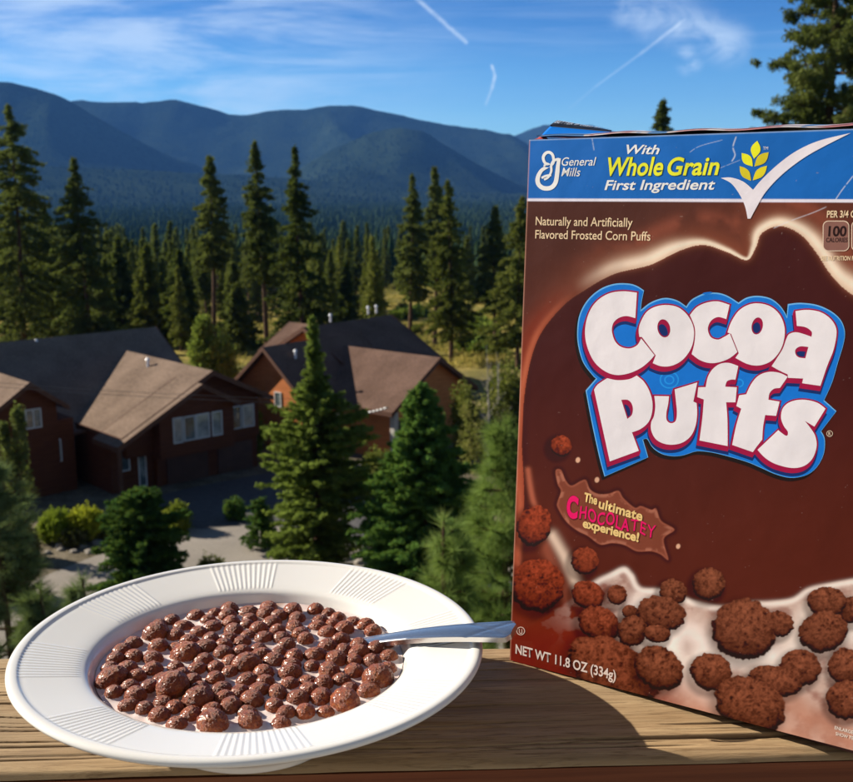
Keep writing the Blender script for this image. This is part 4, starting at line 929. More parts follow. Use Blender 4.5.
# tall trees one can tell apart: px, top, base(px), half width px, crown base, D, label
tall = [
 (6, 104, 96, 62, .16, .75, .35, 'tall dark pine cut by the left edge of the photo', 'PINE'),
 (44, 205, 104, 36, .0, .9, .3, 'broad olive conifer between the two big pines on the left', 'OLIVE'),
 (76, 157, 92, 42, .14, .78, .3, 'big ragged pine behind the left house roof', 'PINE'),
 (118, 236, 125, 24, .0, .9, .2, 'short dark conifer right of the big ragged pine', 'PINE'),
 (146, 244, 120, 26, .0, .85, .2, 'squat conifer above the peak of the dark roof', 'OLIVE'),
 (178, 250, 118, 22, .12, .8, .2, 'dark conifer behind the slim bare trunked pine', 'PINE'),
 (207, 155, 98, 19, .50, .62, .15, 'slim pine with a long bare trunk and small pointed crown', 'PINE'),
 (233, 262, 112, 20, .1, .8, .2, 'low conifer between two bare trunked pines', 'PINE'),
 (257, 141, 100, 25, .40, .75, .2, 'tall pine with a clear lower trunk behind the gap between houses', 'PINE'),
 (297, 146, 92, 38, .04, .8, .3, 'tallest full crowned pine behind the roof of the second house', 'PINE'),
 (345, 262, 130, 20, .0, .85, .2, 'small conifer right of the full crowned pine', 'PINE'),
 (374, 250, 140, 18, .0, .85, .2, 'small conifer above the second house ridge', 'OLIVE'),
 (410, 174, 108, 23, .34, .85, .2, 'narrow dark pine, left of the trio above the meadow', 'PINE'),
 (434, 167, 122, 18, .4, .8, .2, 'slender pine in the middle of the trio above the meadow', 'PINE'),
 (449, 180, 104, 28, .16, .8, .25, 'olive pine, right of the trio above the meadow', 'OLIVE'),
 (468, 236, 170, 11, .3, .8, .2, 'thin conifer standing in the dry meadow', 'PINE'),
 (496, 206, 120, 24, .28, .85, .2, 'conifer at the meadow edge left of the cereal box', 'PINE'),
 (521, 196, 98, 36, .18, .85, .25, 'olive conifer partly hidden by the left edge of the cereal box', 'OLIVE'),
 (660, 99, 96, 15, .55, .42, .3, 'pine top poking up behind the cereal box', 'PINE'),
]
for i, (px, top, D, hw, cb, pw, gp, lab, mt) in enumerate(tall):
    P = at_dist(px, top, D); zb = float(Zg(P[0], D)); H = P[2]-zb; R = hw*D/FPX
    ms = conifer(100+i, H, R*1.2, cb, pw, int(170+170*(1-cb)), .24 if D < 110 else .30, 6, .42, gp+.1, 5.2, wig=.2)
    make_tree('pine_tree', ms, ({'PINE': PINE, 'OLIVE': OLIVE}[mt], BARK), (P[0], D, zb-.2), 0, 1, lab)
# the great pine at the right edge
P = at_dist(842, -70, 46); zb = 0; H = P[2]-zb
ms = clumpy(55, H, 3.8, .46, 230, .36)
make_tree('pine_tree', ms, (PINE, BARK), (P[0], 46, 0), .6, 1, 'great clumpy pine rising behind the right end of the cereal box')
# trees in front of the houses
P = ground(318, 578); T = at_dist(312, 318, P[1]); ms = conifer(201, T[2], 2.35, .03, 1.05, 900, .12, 8, -.25, .4, 4.6, branches=True, wig=.3, outline=[(0, .75), (.1, .95), (.3, 1), (.45, .9), (.58, .72), (.68, .42), (.77, .2), (.9, .12), (1, .03)])
make_tree('cedar_tree', ms, (foliage_mat('cedar foliage', (.10, .15, .03), (.36, .46, .10), 1.3, .5), BARK), P, .4, 1, 'broad dark evergreen with a thin leader, in front of the second house')
P = ground(412, 600); T = at_dist(427, 384, P[1]); ms = conifer(202, T[2], 3.2, .0, .72, 1000, .11, 9, -.05, .08, 5.6)
make_tree('fir_tree', ms, (FIRB, BARK), (P[0]+.5, P[1], 0), 1., 1, 'dense deep green fir beside the second house, right of the drive')
P = ground(146, 604); T = at_dist(146, 492, P[1]); ms = conifer(203, T[2], 2.2, .0, .40, 560, .10, 8, -.1, .1, 5.)
make_tree('young_fir', ms, (FIRM, BARK), P, 0, 1, 'young bushy fir at the roadside in front of the left house')
P = ground(262, 548); T = at_dist(270, 500, P[1]); ms = conifer(204, T[2], 1.2, .0, .5, 120, .12, 6, -.05, .15, 4.)
make_tree('young_fir', ms, (FIRM, BARK), P, 0, 1, 'small fir at the foot of the broad dark evergreen')
# shrubs: leafy masses built from many small leaves
def leafy(seed, lobes, leaf, n, k=4, stems=5):
    rg = np.random.default_rng(seed); Cs, Ds = [], []
    for (x, y, z, rx, ry, rz_) in lobes:
        d = rg.normal(0, 1, (n, 3)); d /= np.linalg.norm(d, axis=1)[:, None]; r = rg.uniform(.55, 1.05, (n, 1))*(1+.22*np.sin(d[:, :1]*7+seed)*np.cos(d[:, 1:2]*6+seed*2))
        Cs.append(np.array([x, y, z])+d*r*np.array([rx, ry, rz_])); Ds.append(d)
    C = np.concatenate(Cs); k_ = C[:, 2] > .02; V, F = sprays(C[k_], np.concatenate(Ds)[k_], leaf, k, rg, .9, .36)
    tw = []
    for (x, y, z, rx, ry, rz_) in lobes:
        for s in range(2):
            q = np.array([x, y, z+rz_*.4])+rg.normal(0, .3, 3)*[rx, ry, rz_]; q[2] = max(q[2], .2)
            tw.append(tube(np.stack([np.linspace(0, 1, 5)**1.2*q[0], np.linspace(0, 1, 5)**1.2*q[1], np.linspace(0, 1, 5)*q[2]], 1), np.linspace(.03, .008, 5)*max(1, q[2]/3), 5))
    return np_mesh('foliage', V, F), smooth(np_mesh('stem', *merge(tw)))
def shrub(name, px, base, top, hw, D=None, mat=YEL, seed=1, leaf=.12, n=500, lab='', lobes=None, group=None, cat='shrub', ground_z=None):
    P = ground(px, base) if D is None else np.array([*at_dist(px, base, D)[:2], 0.]);
    if D is not None: P[2] = float(Zg(P[0], P[1]))
    top_z = at_dist(px, top, P[1])[2]-P[2]; R = hw*P[1]/FPX; rg = np.random.default_rng(seed)
    if lobes is None:
        lobes = [(0, 0, top_z*.5, R*.75, R*.75, top_z*.5)]+[(R*.55*math.cos(a), R*.55*math.sin(a), top_z*rg.uniform(.3, .5), R*.5, R*.5, top_z*rg.uniform(.3, .45)) for a in rg.uniform(0, 6.28, 4)]
    else: lobes = [(x*R, y*R, z*top_z, a*R, a*R, c*top_z) for x, y, z, a, c in lobes]
    fo, st = leafy(seed, lobes, leaf, n); e = empty(name, P); tag(e, lab, cat, group)
    for nm, me, mt in (('foliage', fo, mat), ('stem', st, BARK)): link(nm, me, mt, e)
    return e
shrub('yellow_shrub', 58, 541, 508, 20, mat=foliage_mat('lime leaves', (.18, .26, .02), (.46, .52, .06), 1.3, .4), seed=3, lab='lime green rounded shrub before the left house, left one of the touching pair')
shrub('yellow_shrub', 86, 540, 505, 18, mat=YEL, seed=4, lab='brightest yellow shrub, right one of the touching pair before the left house')
shrub('yellow_shrub', 179, 530, 502, 17, mat=foliage_mat('yellow green leaves pale', (.11, .16, .02), (.32, .34, .05), 1.3, .4), seed=5, lab='yellow green shrub showing above the young bushy fir')
shrub('dry_shrub', 76, 546, 530, 15, mat=DULL, seed=6, n=300, lab='low dry bush at the foot of the yellow shrubs')
shrub('dry_shrub', 105, 540, 524, 10, mat=DULL, seed=16, n=220, lab='straw coloured tuft right of the yellow shrubs')
shrub('dry_shrub', 28, 560, 525, 14, mat=DULL, seed=17, n=300, lab='brownish bush below the slim young tree at far left')
shrub('small_tree', 22, 560, 398, 22, mat=foliage_mat('pale green leaves', (.06, .085, .025), (.22, .25, .09), 1.5, .35), seed=7, leaf=.14, n=230, lab='slim young leafy tree before the left house, near the left edge', cat='tree', lobes=[(0, 0, .3, .8, .18), (.1, .1, .48, .7, .16), (-.2, 0, .6, .45, .14), (.3, .1, .70, .4, .12), (.35, 0, .86, .28, .10), (-.35, 0, .78, .2, .08)])
shrub('sapling', 212, 400, 316, 27, D=84, mat=BRIGHT, seed=8, leaf=.26, n=420, lab='bright green young tree behind the left house ridge', cat='tree', lobes=[(0, 0, .35, .8, .3), (-.3, 0, .6, .5, .2), (.35, 0, .55, .6, .25), (-.2, .1, .85, .35, .14), (.55, .1, .3, .6, .25)])
shrub('leafy_shrub', 376, 500, 450, 20, D=58, mat=OLIVE, seed=9, leaf=.16, n=600, lab='grey green shrub against the orange wall of the second house')
shrub('leafy_shrub', 484, 520, 395, 30, D=60, mat=foliage_mat('thin autumn leaves', (.10, .12, .03), (.34, .32, .10), 1.5, .4), seed=10, leaf=.15, n=210, lab='thin pale stemmed young tree with sparse autumn leaves', cat='tree', lobes=[(0, 0, .7, .5, .3), (.3, 0, .45, .5, .25), (-.4, 0, .5, .5, .22), (.6, 0, .75, .3, .2), (-.5, .2, .8, .25, .14), (0, .2, .25, .9, .22)])
shrub('leafy_shrub', 248, 478, 392, 20, D=66, mat=BRIGHT, seed=12, leaf=.17, n=420, lab='sunlit leafy bush at the corner of the left house')
shrub('leafy_shrub', 462, 470, 380, 18, D=66, mat=OLIVE, seed=13, leaf=.18, n=500, lab='olive bush beside the right gable of the second house')
shrub('leafy_shrub', 508, 500, 360, 26, D=72, mat=OLIVE, seed=14, leaf=.2, n=500, lab='tall olive thicket left of the cereal box edge')
# pale stems of the young trees
PALE = simple('pale bark', (.36, .33, .27), .9, .1, .3, 6)
for px, b, t_, D, lab in ((487, 510, 345, 59, 'bare pale stemmed sapling standing left of the box'), (497, 500, 352, 61, 'forked bare sapling nearest the cereal box')):
    e = empty('bare_sapling', (*at_dist(px, b, D)[:2], 0)); tag(e, lab, 'tree'); H = at_dist(px, t_, D)[2]; rg = np.random.default_rng(px)
    link('trunk', smooth(np_mesh('trunk', *tube(np.stack([.1*np.sin(np.linspace(0, 4, 9)), np.zeros(9), np.linspace(0, H, 9)], 1), np.linspace(.07, .012, 9), 6))), PALE, e); tw = []
    for i in range(26):
        z = rg.uniform(.2, .95)*H; a = rg.uniform(0, 6.28); l = rg.uniform(.4, 1.3)*(1.1-z/H)*1.6; s = np.linspace(0, 1, 5)
        tw.append(tube(np.stack([s*l*math.cos(a)*.7, s*l*math.sin(a)*.7, z+l*s*1.0], 1), np.linspace(.022, .006, 5), 4))
    link('branches', np_mesh('branches', *merge(tw)), PALE, e)
# close long needled pines
def needle_pine(seed, H, R, nb, tuft, per, crown_top=1.):
    rg = np.random.default_rng(seed); tw = []; Cs, Ds = [], []
    tp = np.stack([.05*np.sin(np.linspace(0, 5, 12)), .05*np.cos(np.linspace(0, 4, 12)), np.linspace(0, H, 12)], 1); tw.append(tube(tp, np.linspace(.075, .012, 12), 8))
    Cs.append(tp[-1:]); Ds.append(np.array([[0, 0, 1.]]))
    for i in range(nb):
        t = rg.random()**.6; z = H*(.04+.95*t); a = rg.uniform(0, 2*PI); L = R*((1-t)**.7*.9+.18)*rg.uniform(.6, 1.1); s = np.linspace(0, 1, 7); d = np.array([math.cos(a), math.sin(a), 0]); up = rg.uniform(.1, .45)
        B = d[None]*(L*s)[:, None]; B[:, 2] += z+L*(up*s**1.8-.08*s); B += rg.normal(0, .012, B.shape)*s[:, None]; tw.append(tube(B, np.linspace(.018, .006, 7), 5))
        n = max(2, int(L*per)); 
        for q in np.linspace(.35, 1, n):
            c = np.array([np.interp(q, s, B[:, j]) for j in range(3)]); tg = d+np.array([0, 0, up*1.4]); Cs.append(c[None]); Ds.append(tg[None]/np.linalg.norm(tg))
            if rg.random() < .75 and q < .95:
                sdv = np.cross(d, [0, 0, 1])*rg.choice([-1, 1])+d*.6+np.array([0, 0, .35]); sdv /= np.linalg.norm(sdv); l2 = L*.32*(1.15-q)+.08
                tw.append(tube(c[None]+sdv[None]*np.linspace(0, l2, 4)[:, None], np.linspace(.009, .004, 4), 4)); Cs.append((c+sdv*l2)[None]); Ds.append(sdv[None])
    C = np.concatenate(Cs); D = np.concatenate(Ds); k = 80; n = len(C); C = np.repeat(C, k, 0); D = np.repeat(D, k, 0); m = len(C)
    a = D*.75+rg.normal(0, .55, (m, 3)); a /= np.linalg.norm(a, axis=1)[:, None]; st = C-D*rg.uniform(0, .10, (m, 1)); l = tuft*rg.uniform(.65, 1.1, (m, 1))
    w = np.cross(a, rg.normal(0, 1, (m, 3))); w /= np.linalg.norm(w, axis=1)[:, None]; w *= .0036; b = a*l; b[:, 2] -= .012
    V = np.stack([st-w, st+w, st+b], 1).reshape(-1, 3)
    return np_mesh('crown', V, np.arange(m*3).reshape(-1, 3)), smooth(np_mesh('trunk', *merge(tw)))
NEED = foliage_mat('long pine needles', (.18, .27, .07), (.40, .50, .16), 2.2, .35, .5)
NEEDB = foliage_mat('blue green pine needles', (.07, .11, .05), (.19, .25, .12), 2.2, .3, .5)
for (px, top, D, R, nb, lab, mt, sd_) in ((512, 425, 9.6, .92, 60, 'close long needled pine glowing green between bowl and box', NEED, 5), (450, 520, 9.0, .46, 24, 'low long needled pine just above the right rim of the bowl', NEED, 6),
        (-8, 462, 11.5, .85, 60, 'dark long needled pine at the left edge above the rail', NEEDB, 7), (80, 578, 10.5, .34, 18, 'short pine top with upright tufts left of the bowl rim', NEEDB, 8), (34, 590, 9.5, .40, 26, 'shadowy low pine beside the bowl rim at bottom left', NEEDB, 9)):
    T = at_dist(px, top, D); zb = float(Zg(T[0], D)); H = T[2]-zb; ms = needle_pine(sd_, H, R, int(nb*2.3), .19, 8); make_tree('young_pine', ms, (mt, BARK), (T[0], D, zb), sd_, 1, lab)

shrub('roadside_shrub', 214, 585, 553, 17, mat=OLIVE, seed=31, n=260, leaf=.10, lab='low greyish shrub just over the far rim of the bowl')
shrub('roadside_shrub', 385, 575, 520, 14, mat=OLIVE, seed=32, n=300, leaf=.11, lab='small shrub between the broad evergreen and the deep green fir')
shrub('roadside_shrub', 236, 520, 496, 12, mat=FIRM, seed=33, n=260, leaf=.11, lab='dark little shrub at the edge of the shaded drive')
shrub('roadside_shrub', 8, 600, 552, 26, mat=OLIVE, seed=34, n=420, leaf=.12, lab='olive shrub by the road behind the dark left pine')
RKM = simple('grey boulder', (.30, .27, .23), .9, .1, .35, 5); RKS = []
for s_ in range(3):
    bm = bmesh.new(); bmesh.ops.create_icosphere(bm, subdivisions=3, radius=1)
    for v in bm.verts: v.co = v.co*(1+.35*mnoise.noise(v.co*1.3+Vector((s_*9, 0, 0)))+.08*mnoise.noise(v.co*5)); v.co.z *= .6
    me = from_bm('rock', bm); me.materials.append(RKM); RKS.append(me)
rr_ = random.Random(3)
for i in range(34):
    px_, py_ = (rr_.uniform(40, 125), 0) if i < 18 else (rr_.uniform(345, 400), 0); py_ = (546+.05*(125-px_)+rr_.uniform(-5, 6)) if i < 18 else 556+rr_.uniform(-8, 12)
    P = ground(px_, py_); o = bpy.data.objects.new('garden_rock', RKS[i % 3]); COL.objects.link(o); s_ = rr_.uniform(.10, .26); o.location = (P[0], P[1], .04); o.scale = (s_*1.2, s_, s_); o.rotation_euler = (0, 0, rr_.uniform(0, 6))
    tag(o, 'small grey rock edging the gravel by the road' , 'rock', 'rocks edging the roadside gravel')
# ---- the stand behind the houses: copies of seven kinds
KINDS = [(conifer(300+i, 18, [2.3, 2.8, 1.9, 2.6, 2.2, 3.0, 2.0][i], [.05, .1, .35, .0, .2, .05, .45][i], [.85, .8, .6, .9, .75, .85, .5][i], 260, .38, 4, .34, .2, 3.8, wig=.16), [PINE, OLIVE, PINE, PINE, OLIVE, PINE, PINE][i]) for i in range(7)]
for (ms, mt) in KINDS:
    ms[0].materials.append(mt); ms[1].materials.append(BARK)
rg = np.random.default_rng(77); count = 0; placed = []
glade = lambda px, D: (374 < px < 518 and 112 < D < 420) or (232 < px < 305 and 100 < D < 150)
while count < 265:
    px = rg.uniform(-60, 900); D = 112+rg.random()**1.3*330
    if 540 < px < 900 and rg.random() < .8: continue
    if glade(px, D) and rg.random() < (.97 if D < 260 else .8): continue
    x = dist_of(px, D); z = float(Zg(x, D))
    if any((x-a)**2+(D-b)**2 < 9 for a, b in placed): continue
    top_lim = np.interp(D, [110, 200, 440], [rg.uniform(235, 275), rg.uniform(222, 250), rg.uniform(215, 232)]); H = at_dist(px, top_lim, D)[2]-z; H = min(max(H, 6), 26)
    i = rg.integers(7); placed.append((x, D)); count += 1
    tr_ = make_tree('forest_pine', KINDS[i][0], (KINDS[i][1], BARK), (x, D, z-.2), rg.uniform(0, 6.28), H/18, 'dark conifer in the dense stand between the houses and the valley', 'tree', 'conifers standing behind the houses'); tr_.rotation_euler[0] = rg.normal(0, .025); tr_.rotation_euler[1] = rg.normal(0, .03); tr_.scale[0] *= rg.uniform(.75, 1.3)
# low bushes in the dry meadow
BUSH = [leafy(400+i, [(0, 0, .6, 1, 1, .7), (.8, .3, .4, .7, .7, .5), (-.6, .4, .5, .8, .8, .5)], .34, 220, 3) for i in range(3)]
for i, (a, b) in enumerate(BUSH): a.materials.append([OLIVE, BRIGHT, DULL][i]); b.materials.append(BARK)
for n in range(46):
    px = rg.uniform(385, 525) if n < 38 else rg.uniform(225, 300); D = 108+rg.random()**1.2*190; x = dist_of(px, D); e = empty('meadow_shrub', (x, D, float(Zg(x, D))-.1), rg.uniform(0, 6)); s = rg.uniform(.7, 1.7); e.scale = (s*1.1, s*1.1, s)
    i = rg.choice([0, 1, 1, 2]); tag(e, 'rounded scrubby bush growing in the dry yellow meadow', 'shrub', 'bushes in the dry meadow')
    for nm, me in (('foliage', BUSH[i][0]), ('stem', BUSH[i][1])): o = bpy.data.objects.new(nm, me); COL.objects.link(o); o.parent = e
# ---- the far forest that reads as one mass
def little_trees(P, Hh, Rr, rg, tiers=3, k=5):
    n = len(P); V = []; F = []
    th = np.linspace(0, 2*PI, k, endpoint=False)
    for t in range(tiers):
        z0 = .10+.27*t; z1 = z0+.46 if t < tiers-1 else 1.0; r = 1-.27*t
        a = th[None]+rg.uniform(0, 6.28, (n, 1)); rr = Rr[:, None]*r*rg.uniform(.55, 1.2, (n, k))
        ring_ = np.stack([P[:, :1]+rr*np.cos(a), P[:, 1:2]+rr*np.sin(a), P[:, 2:3]+Hh[:, None]*(z0+rg.uniform(-.05, .05, (n, k)))], -1)
        ap = P+np.stack([rg.normal(0, .06, n)*Rr, 0*Rr, Hh*z1], 1)
        base_ = len(V) and sum(len(v) for v in V); V.append(ring_.reshape(-1, 3)); V.append(ap)
        ri = np.arange(n)[:, None]*k+np.arange(k)[None]+base_; rj = np.arange(n)[:, None]*k+((np.arange(k)+1) % k)[None]+base_; ai = np.repeat(np.arange(n)[:, None], k, 1)+base_+n*k
        F.append(np.stack([ri, rj, ai], -1).reshape(-1, 3))
    return np.concatenate(V), np.concatenate(F)
rg = np.random.default_rng(5); n = 42000
D = 300*np.exp(rg.random(n)**.9*math.log(4300/300)); pa = rg.uniform(-.62, .62, n); X = pa*D
keep = ~((pa > -.06) & (pa < .09) & (D < 520) & (rg.random(n) < .8)); clear = vnoise(X/120, D/200, 500); keep &= ~((clear > .72) & (D < 1500))
X, D = X[keep], D[keep]; Z = Zg(X, D)-.5; Hh = rg.uniform(12, 22, len(X))*np.where(D < 700, .85, 1); parts = little_trees(np.stack([X, D, Z], 1), Hh, Hh*rg.uniform(.15, .24, len(X)), rg)
FAR = foliage_mat('far forest canopy', (.030, .056, .026), (.060, .090, .038), .05, .03)
o = link('valley_forest', np_mesh('valley_forest', *parts), FAR); tag(o, 'endless dark conifer forest filling the valley floor', 'forest', kind='stuff')
HP = np.concatenate(hill_pts); Hh = rg.uniform(9, 17, len(HP)); parts = little_trees(HP, Hh, Hh*.32, rg, 1, 5)
FARH = foliage_mat('hill forest canopy', (.012, .026, .016), (.028, .048, .026), .01, .0)
o = link('hillside_forest', np_mesh('hillside_forest', *parts), FARH); tag(o, 'blue hazed conifer forest covering the mountain slopes', 'forest', kind='stuff')
# grass stuff in the meadow
n = 42000; Dg = 100+rg.random(n)**1.1*200; pg = np.where(rg.random(n) < .72, rg.uniform(375, 530, n), rg.uniform(200, 375, n)); Xg = (pg-426.5)/FPX*Dg
P = np.stack([Xg, Dg, Zg(Xg, Dg)], 1); cl = vnoise(Xg/5, Dg/5, 600) > .42; P = P[cl]; V, F = sprays(P, np.tile([0, 0, 1.], (len(P), 1)), .55, 2, rg, .6, .12)
GR = foliage_mat('dry meadow grass', (.22, .19, .05), (.55, .43, .12), .15, .3)
tag(link('meadow_grass', np_mesh('meadow_grass', V, F), GR), 'tall dry yellow grass in the clearing behind the houses', 'grass', kind='stuff')

# ================================================================== THE HOUSES
def siding(name, c0, c1):
    k = N(name, .8, .2); v = k.coord(); sp = k.n('ShaderNodeSeparateXYZ'); k.l(v, sp.inputs[0])
    fr = k.math('FRACT', k.math('MULTIPLY', sp.outputs[2], 5.2)); n_ = k.noise(k.coord((.6, .6, 9)), 2.2, 4); c = k.ramp(n_, [(.3, c0), (.7, c1)])
    c = k.mix(k.ramp(fr, [(.0, (1, 1, 1)), (.07, (0, 0, 0))]), c, tuple(x*.45 for x in c0)); k.color(c); k.bump(fr, .6, .02); return k.m
def shingle(name, c):
    k = N(name, .95, .0); v = k.coord(); sp = k.n('ShaderNodeSeparateXYZ'); k.l(v, sp.inputs[0]); fr = k.math('FRACT', k.math('MULTIPLY', sp.outputs[2], 6.5)); b = k.noise(v, 9, 3, .7); a = k.noise(v, .5, 3)
    q = k.ramp(k.math('ADD', k.math('MULTIPLY', a, .4), k.math('MULTIPLY', b, .6)), [(.38, tuple(x*.66 for x in c)), (.62, tuple(x*1.25 for x in c))]); q = k.mix(k.ramp(fr, [(0, (.35, .35, .35)), (.12, (0, 0, 0))]), q, tuple(x*.5 for x in c)); k.color(q); k.bump(b, .5, .03); return k.m
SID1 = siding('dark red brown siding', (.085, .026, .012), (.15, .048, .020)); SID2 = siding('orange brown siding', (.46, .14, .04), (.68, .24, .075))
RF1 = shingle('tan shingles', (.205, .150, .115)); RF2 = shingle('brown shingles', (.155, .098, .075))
FAS = simple('brown fascia', (.12, .055, .033), .7, .2, .2, 3); SOF = simple('soffit boards', (.14, .08, .05), .8, .2, .2, 3)
WHT = simple('white window frame', (.62, .62, .60), .5, .4, .06, 3)
gl = N('window glass', .05, .6); gl.color(gl.ramp(gl.noise(gl.coord(), .9, 3), [(.35, (.02, .03, .035)), (.6, (.12, .16, .17)), (.75, (.34, .36, .33))])); gl.b.inputs['Coat Weight'].default_value = 1; GLASS = gl.m
blk = N('drawn blinds behind glass', .12, .6); blk.color(blk.ramp(blk.noise(blk.coord((1, 1, 1)), 1.2, 3), [(.35, (.20, .22, .22)), (.7, (.50, .50, .46))])); blk.b.inputs['Coat Weight'].default_value = 1; BLIND = blk.m
class House:
    def __init__(s, name, O, g, lab, sid, rf):
        s.e = empty(name, O, g); tag(s.e, lab, 'house'); s.sid, s.rf = sid, rf
    def mesh(s, nm, bm, m, par=None, sm=False):
        bmesh.ops.recalc_face_normals(bm, faces=bm.faces); return link(nm, from_bm(nm, bm, sm), m, par or s.e)
    def gable(s, ax, c, a0, a1, ridge, lo_, hi_, z_lo, z_hi, wall=True, o_side=.5, o_end=.55, z0=0., endw=(1, 1), thick=.16, roof_lo_ext=0):
        """wing whose ridge runs along local ax ('x' or 'y') at cross position c from a0 to a1; eaves at cross positions lo_/hi_ with heights z_lo/z_hi"""
        T = (lambda a, c_, z: (a, c_, z)) if ax == 'x' else (lambda a, c_, z: (c_, a, z))
        dv = Vector((0, 0, 1))
        for e_, z_ in ((lo_, z_lo), (hi_, z_hi)):
            bm = bmesh.new(); add_prism(bm, [T(a0, c, ridge), T(a1, c, ridge), T(a1, e_, z_), T(a0, e_, z_)], (0, 0, -1), thick); r = s.mesh('roof', bm, s.rf)
            # fascia boards along the rakes and the eave
            bm = bmesh.new()
            for a, da in ((a0, -.05), (a1, .05)):
                add_prism(bm, [T(a, c, ridge+.03), T(a, e_, z_+.03), T(a, e_, z_-.27), T(a, c, ridge-.27)], T(da, 0, 0), 1)
            sg = 1 if e_ > c else -1
            add_prism(bm, [T(a0, e_+.0, z_+.02), T(a1, e_, z_+.02), T(a1, e_, z_-.26), T(a0, e_, z_-.26)], T(0, sg*.05, 0), 1); s.mesh('fascia', bm, FAS, r)
        if wall:
            w0, w1 = a0+o_end*(endw[0]), a1-o_end*endw[1]; sl0 = (ridge-z_lo)/(c-lo_); sl1 = (ridge-z_hi)/(hi_-c); l = lo_+o_side; h = hi_-o_side
            bm = bmesh.new(); add_prism(bm, [T(w0, l, z0), T(w0, h, z0), T(w0, h, ridge-sl1*(h-c)-thick-.02), T(w0, c, ridge-thick-.02), T(w0, l, ridge-sl0*(c-l)-thick-.02)], T(w1-w0, 0, 0), 1); s.mesh('wall', bm, s.sid)
    def window(s, face, a, b, z0, z1, at, panes, blind=True):
        """window on a wall; face 'y': wall at local y=at facing -y, 'x': wall at local x=at facing -x"""
        T = (lambda p, z, d: (p, at-d, z)) if face == 'y' else (lambda p, z, d: (at-d, p, z))
        def bx(bm, p0, p1, q0, q1, d0, d1):
            A, Bq = T(p0, q0, d0), T(p1, q1, d1); add_box(bm, min(A[0], Bq[0]), max(A[0], Bq[0]), min(A[1], Bq[1]), max(A[1], Bq[1]), q0, q1)
        bm = bmesh.new(); f = .07
        for q in ((a, b, z1-f, z1), (a, b, z0, z0+f), (a, a+f, z0+f, z1-f), (b-f, b, z0+f, z1-f)): bx(bm, *q, -.02, .06)
        for k in range(1, panes): m = a+(b-a)*k/panes; bx(bm, m-f/2, m+f/2, z0+f, z1-f, -.02, .055)
        w = s.mesh('window', bm, WHT); bm = bmesh.new(); bx(bm, a+f, b-f, z0+f, z1-f, .005, .02); s.mesh('pane', bm, BLIND if blind else GLASS, w)
O1 = (-14.989, 58.342, 0); g1_ = math.radians(42)
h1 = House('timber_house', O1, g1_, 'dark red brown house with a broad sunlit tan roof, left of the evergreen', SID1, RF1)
# main wing with stepped twin gables
h1.gable('y', 4.0, .55, 12.6, 6.5, -1.9, 8.1, 3.40, 4.45, o_side=.6, o_end=.75, z0=2.0, endw=(1, 0))
h1.gable('y', 2.93, -.05, 3.0, 5.93, -2.46, 5.40, 3.09, 4.59, wall=False)
bm = bmesh.new(); add_prism(bm, [(.37, .45, 1.84), (5.2, .45, 1.84), (5.2, .45, 4.55), (2.93, .45, 5.72), (.37, .45, 4.40)], (0, 2.5, 0), 1); h1.mesh('wall', bm, SID1)
bm = bmesh.new(); add_box(bm, .60, 7.4, 1.45, 12, 0, 2.0); h1.mesh('wall', bm, SID1)
gd = simple('brown garage door', (.085, .04, .028), .6, .3, .15, 2)
for x0, x1 in ((1.2, 3.9), (4.6, 7.0)):
    bm = bmesh.new(); add_box(bm, x0, x1, 1.38, 1.46, 0, 1.75)
    for zz in (.44, .88, 1.31): add_box(bm, x0+.03, x1-.03, 1.372, 1.38, zz-.012, zz+.012)
    h1.mesh('garage_door', bm, gd)
h1.window('y', 1.18, 1.80, 2.62, 4.12, .45, 1); h1.window('y', 1.86, 2.62, 2.66, 4.10, .45, 1, False); h1.window('y', 2.66, 3.55, 2.66, 4.12, .45, 1); h1.window('y', 3.70, 4.40, 2.66, 4.12, .45, 1)
h1.window('y', 5.5, 6.25, 2.62, 4.02, 1.30, 1, False); h1.window('y', 6.32, 7.15, 2.62, 4.02, 1.30, 1)
# recessed porch under the low side of the tan roof
bm = bmesh.new(); add_box(bm, -2.0, .6, 1.8, 7, 0, 3.2); h1.mesh('wall', bm, SID1)
for xx in (-2.25, ):
    bm = bmesh.new(); add_box(bm, xx-.09, xx+.09, .12, .30, 0, 3.0); h1.mesh('porch_post', bm, FAS)
h1.window('y', -1.5, -.9, 1.2, 2.6, 1.8, 1, False); h1.window('y', -.4, .1, .1, 2.5, 1.8, 1, False)
# long rear wing, its slope turned from the sun
h1.gable('x', 13.2, -19, 7.2, 7.6, 5.9, 20.5, 3.0, 3.0, o_side=.7, o_end=.6)
# small gable standing out of the rear wing, with its window
h1.gable('y', -5.55, 3.6, 12, 6.62, -9.2, -3.45, 4.2, 5.05, o_side=.5, o_end=.5, z0=0, endw=(1, 0))
h1.window('y', -5.75, -4.85, 3.95, 5.05, 4.1, 2, False)
bm = bmesh.new(); add_box(bm, -8.75, -3.0, 4.2, 7.5, 0, 4.2); h1.mesh('wall', bm, SID1)
h1.window('y', -4.3, -3.8, 1.8, 3.1, 4.2, 1, False)
bm = bmesh.new(); add_box(bm, -3.4, -2.0, 4.8, 5.6, 3.02, 3.16); h1.mesh('beam', bm, FAS)
vt = simple('pale roof vent', (.75, .76, .78), .4, .5)  # near-white tone imitates the sun glint on the vents
for x, y, z in ((-1.2, 13.1, 7.15), (3.2, 6.9, 6.2)):
    bm = bmesh.new(); bmesh.ops.create_cone(bm, segments=10, radius1=.09, radius2=.07, depth=.6, cap_ends=True, matrix=Matrix.Translation((x, y, z))); bmesh.ops.create_cone(bm, segments=10, radius1=.16, radius2=.05, depth=.14, cap_ends=True, matrix=Matrix.Translation((x, y, z+.36))); h1.mesh('roof_vent', bm, vt)
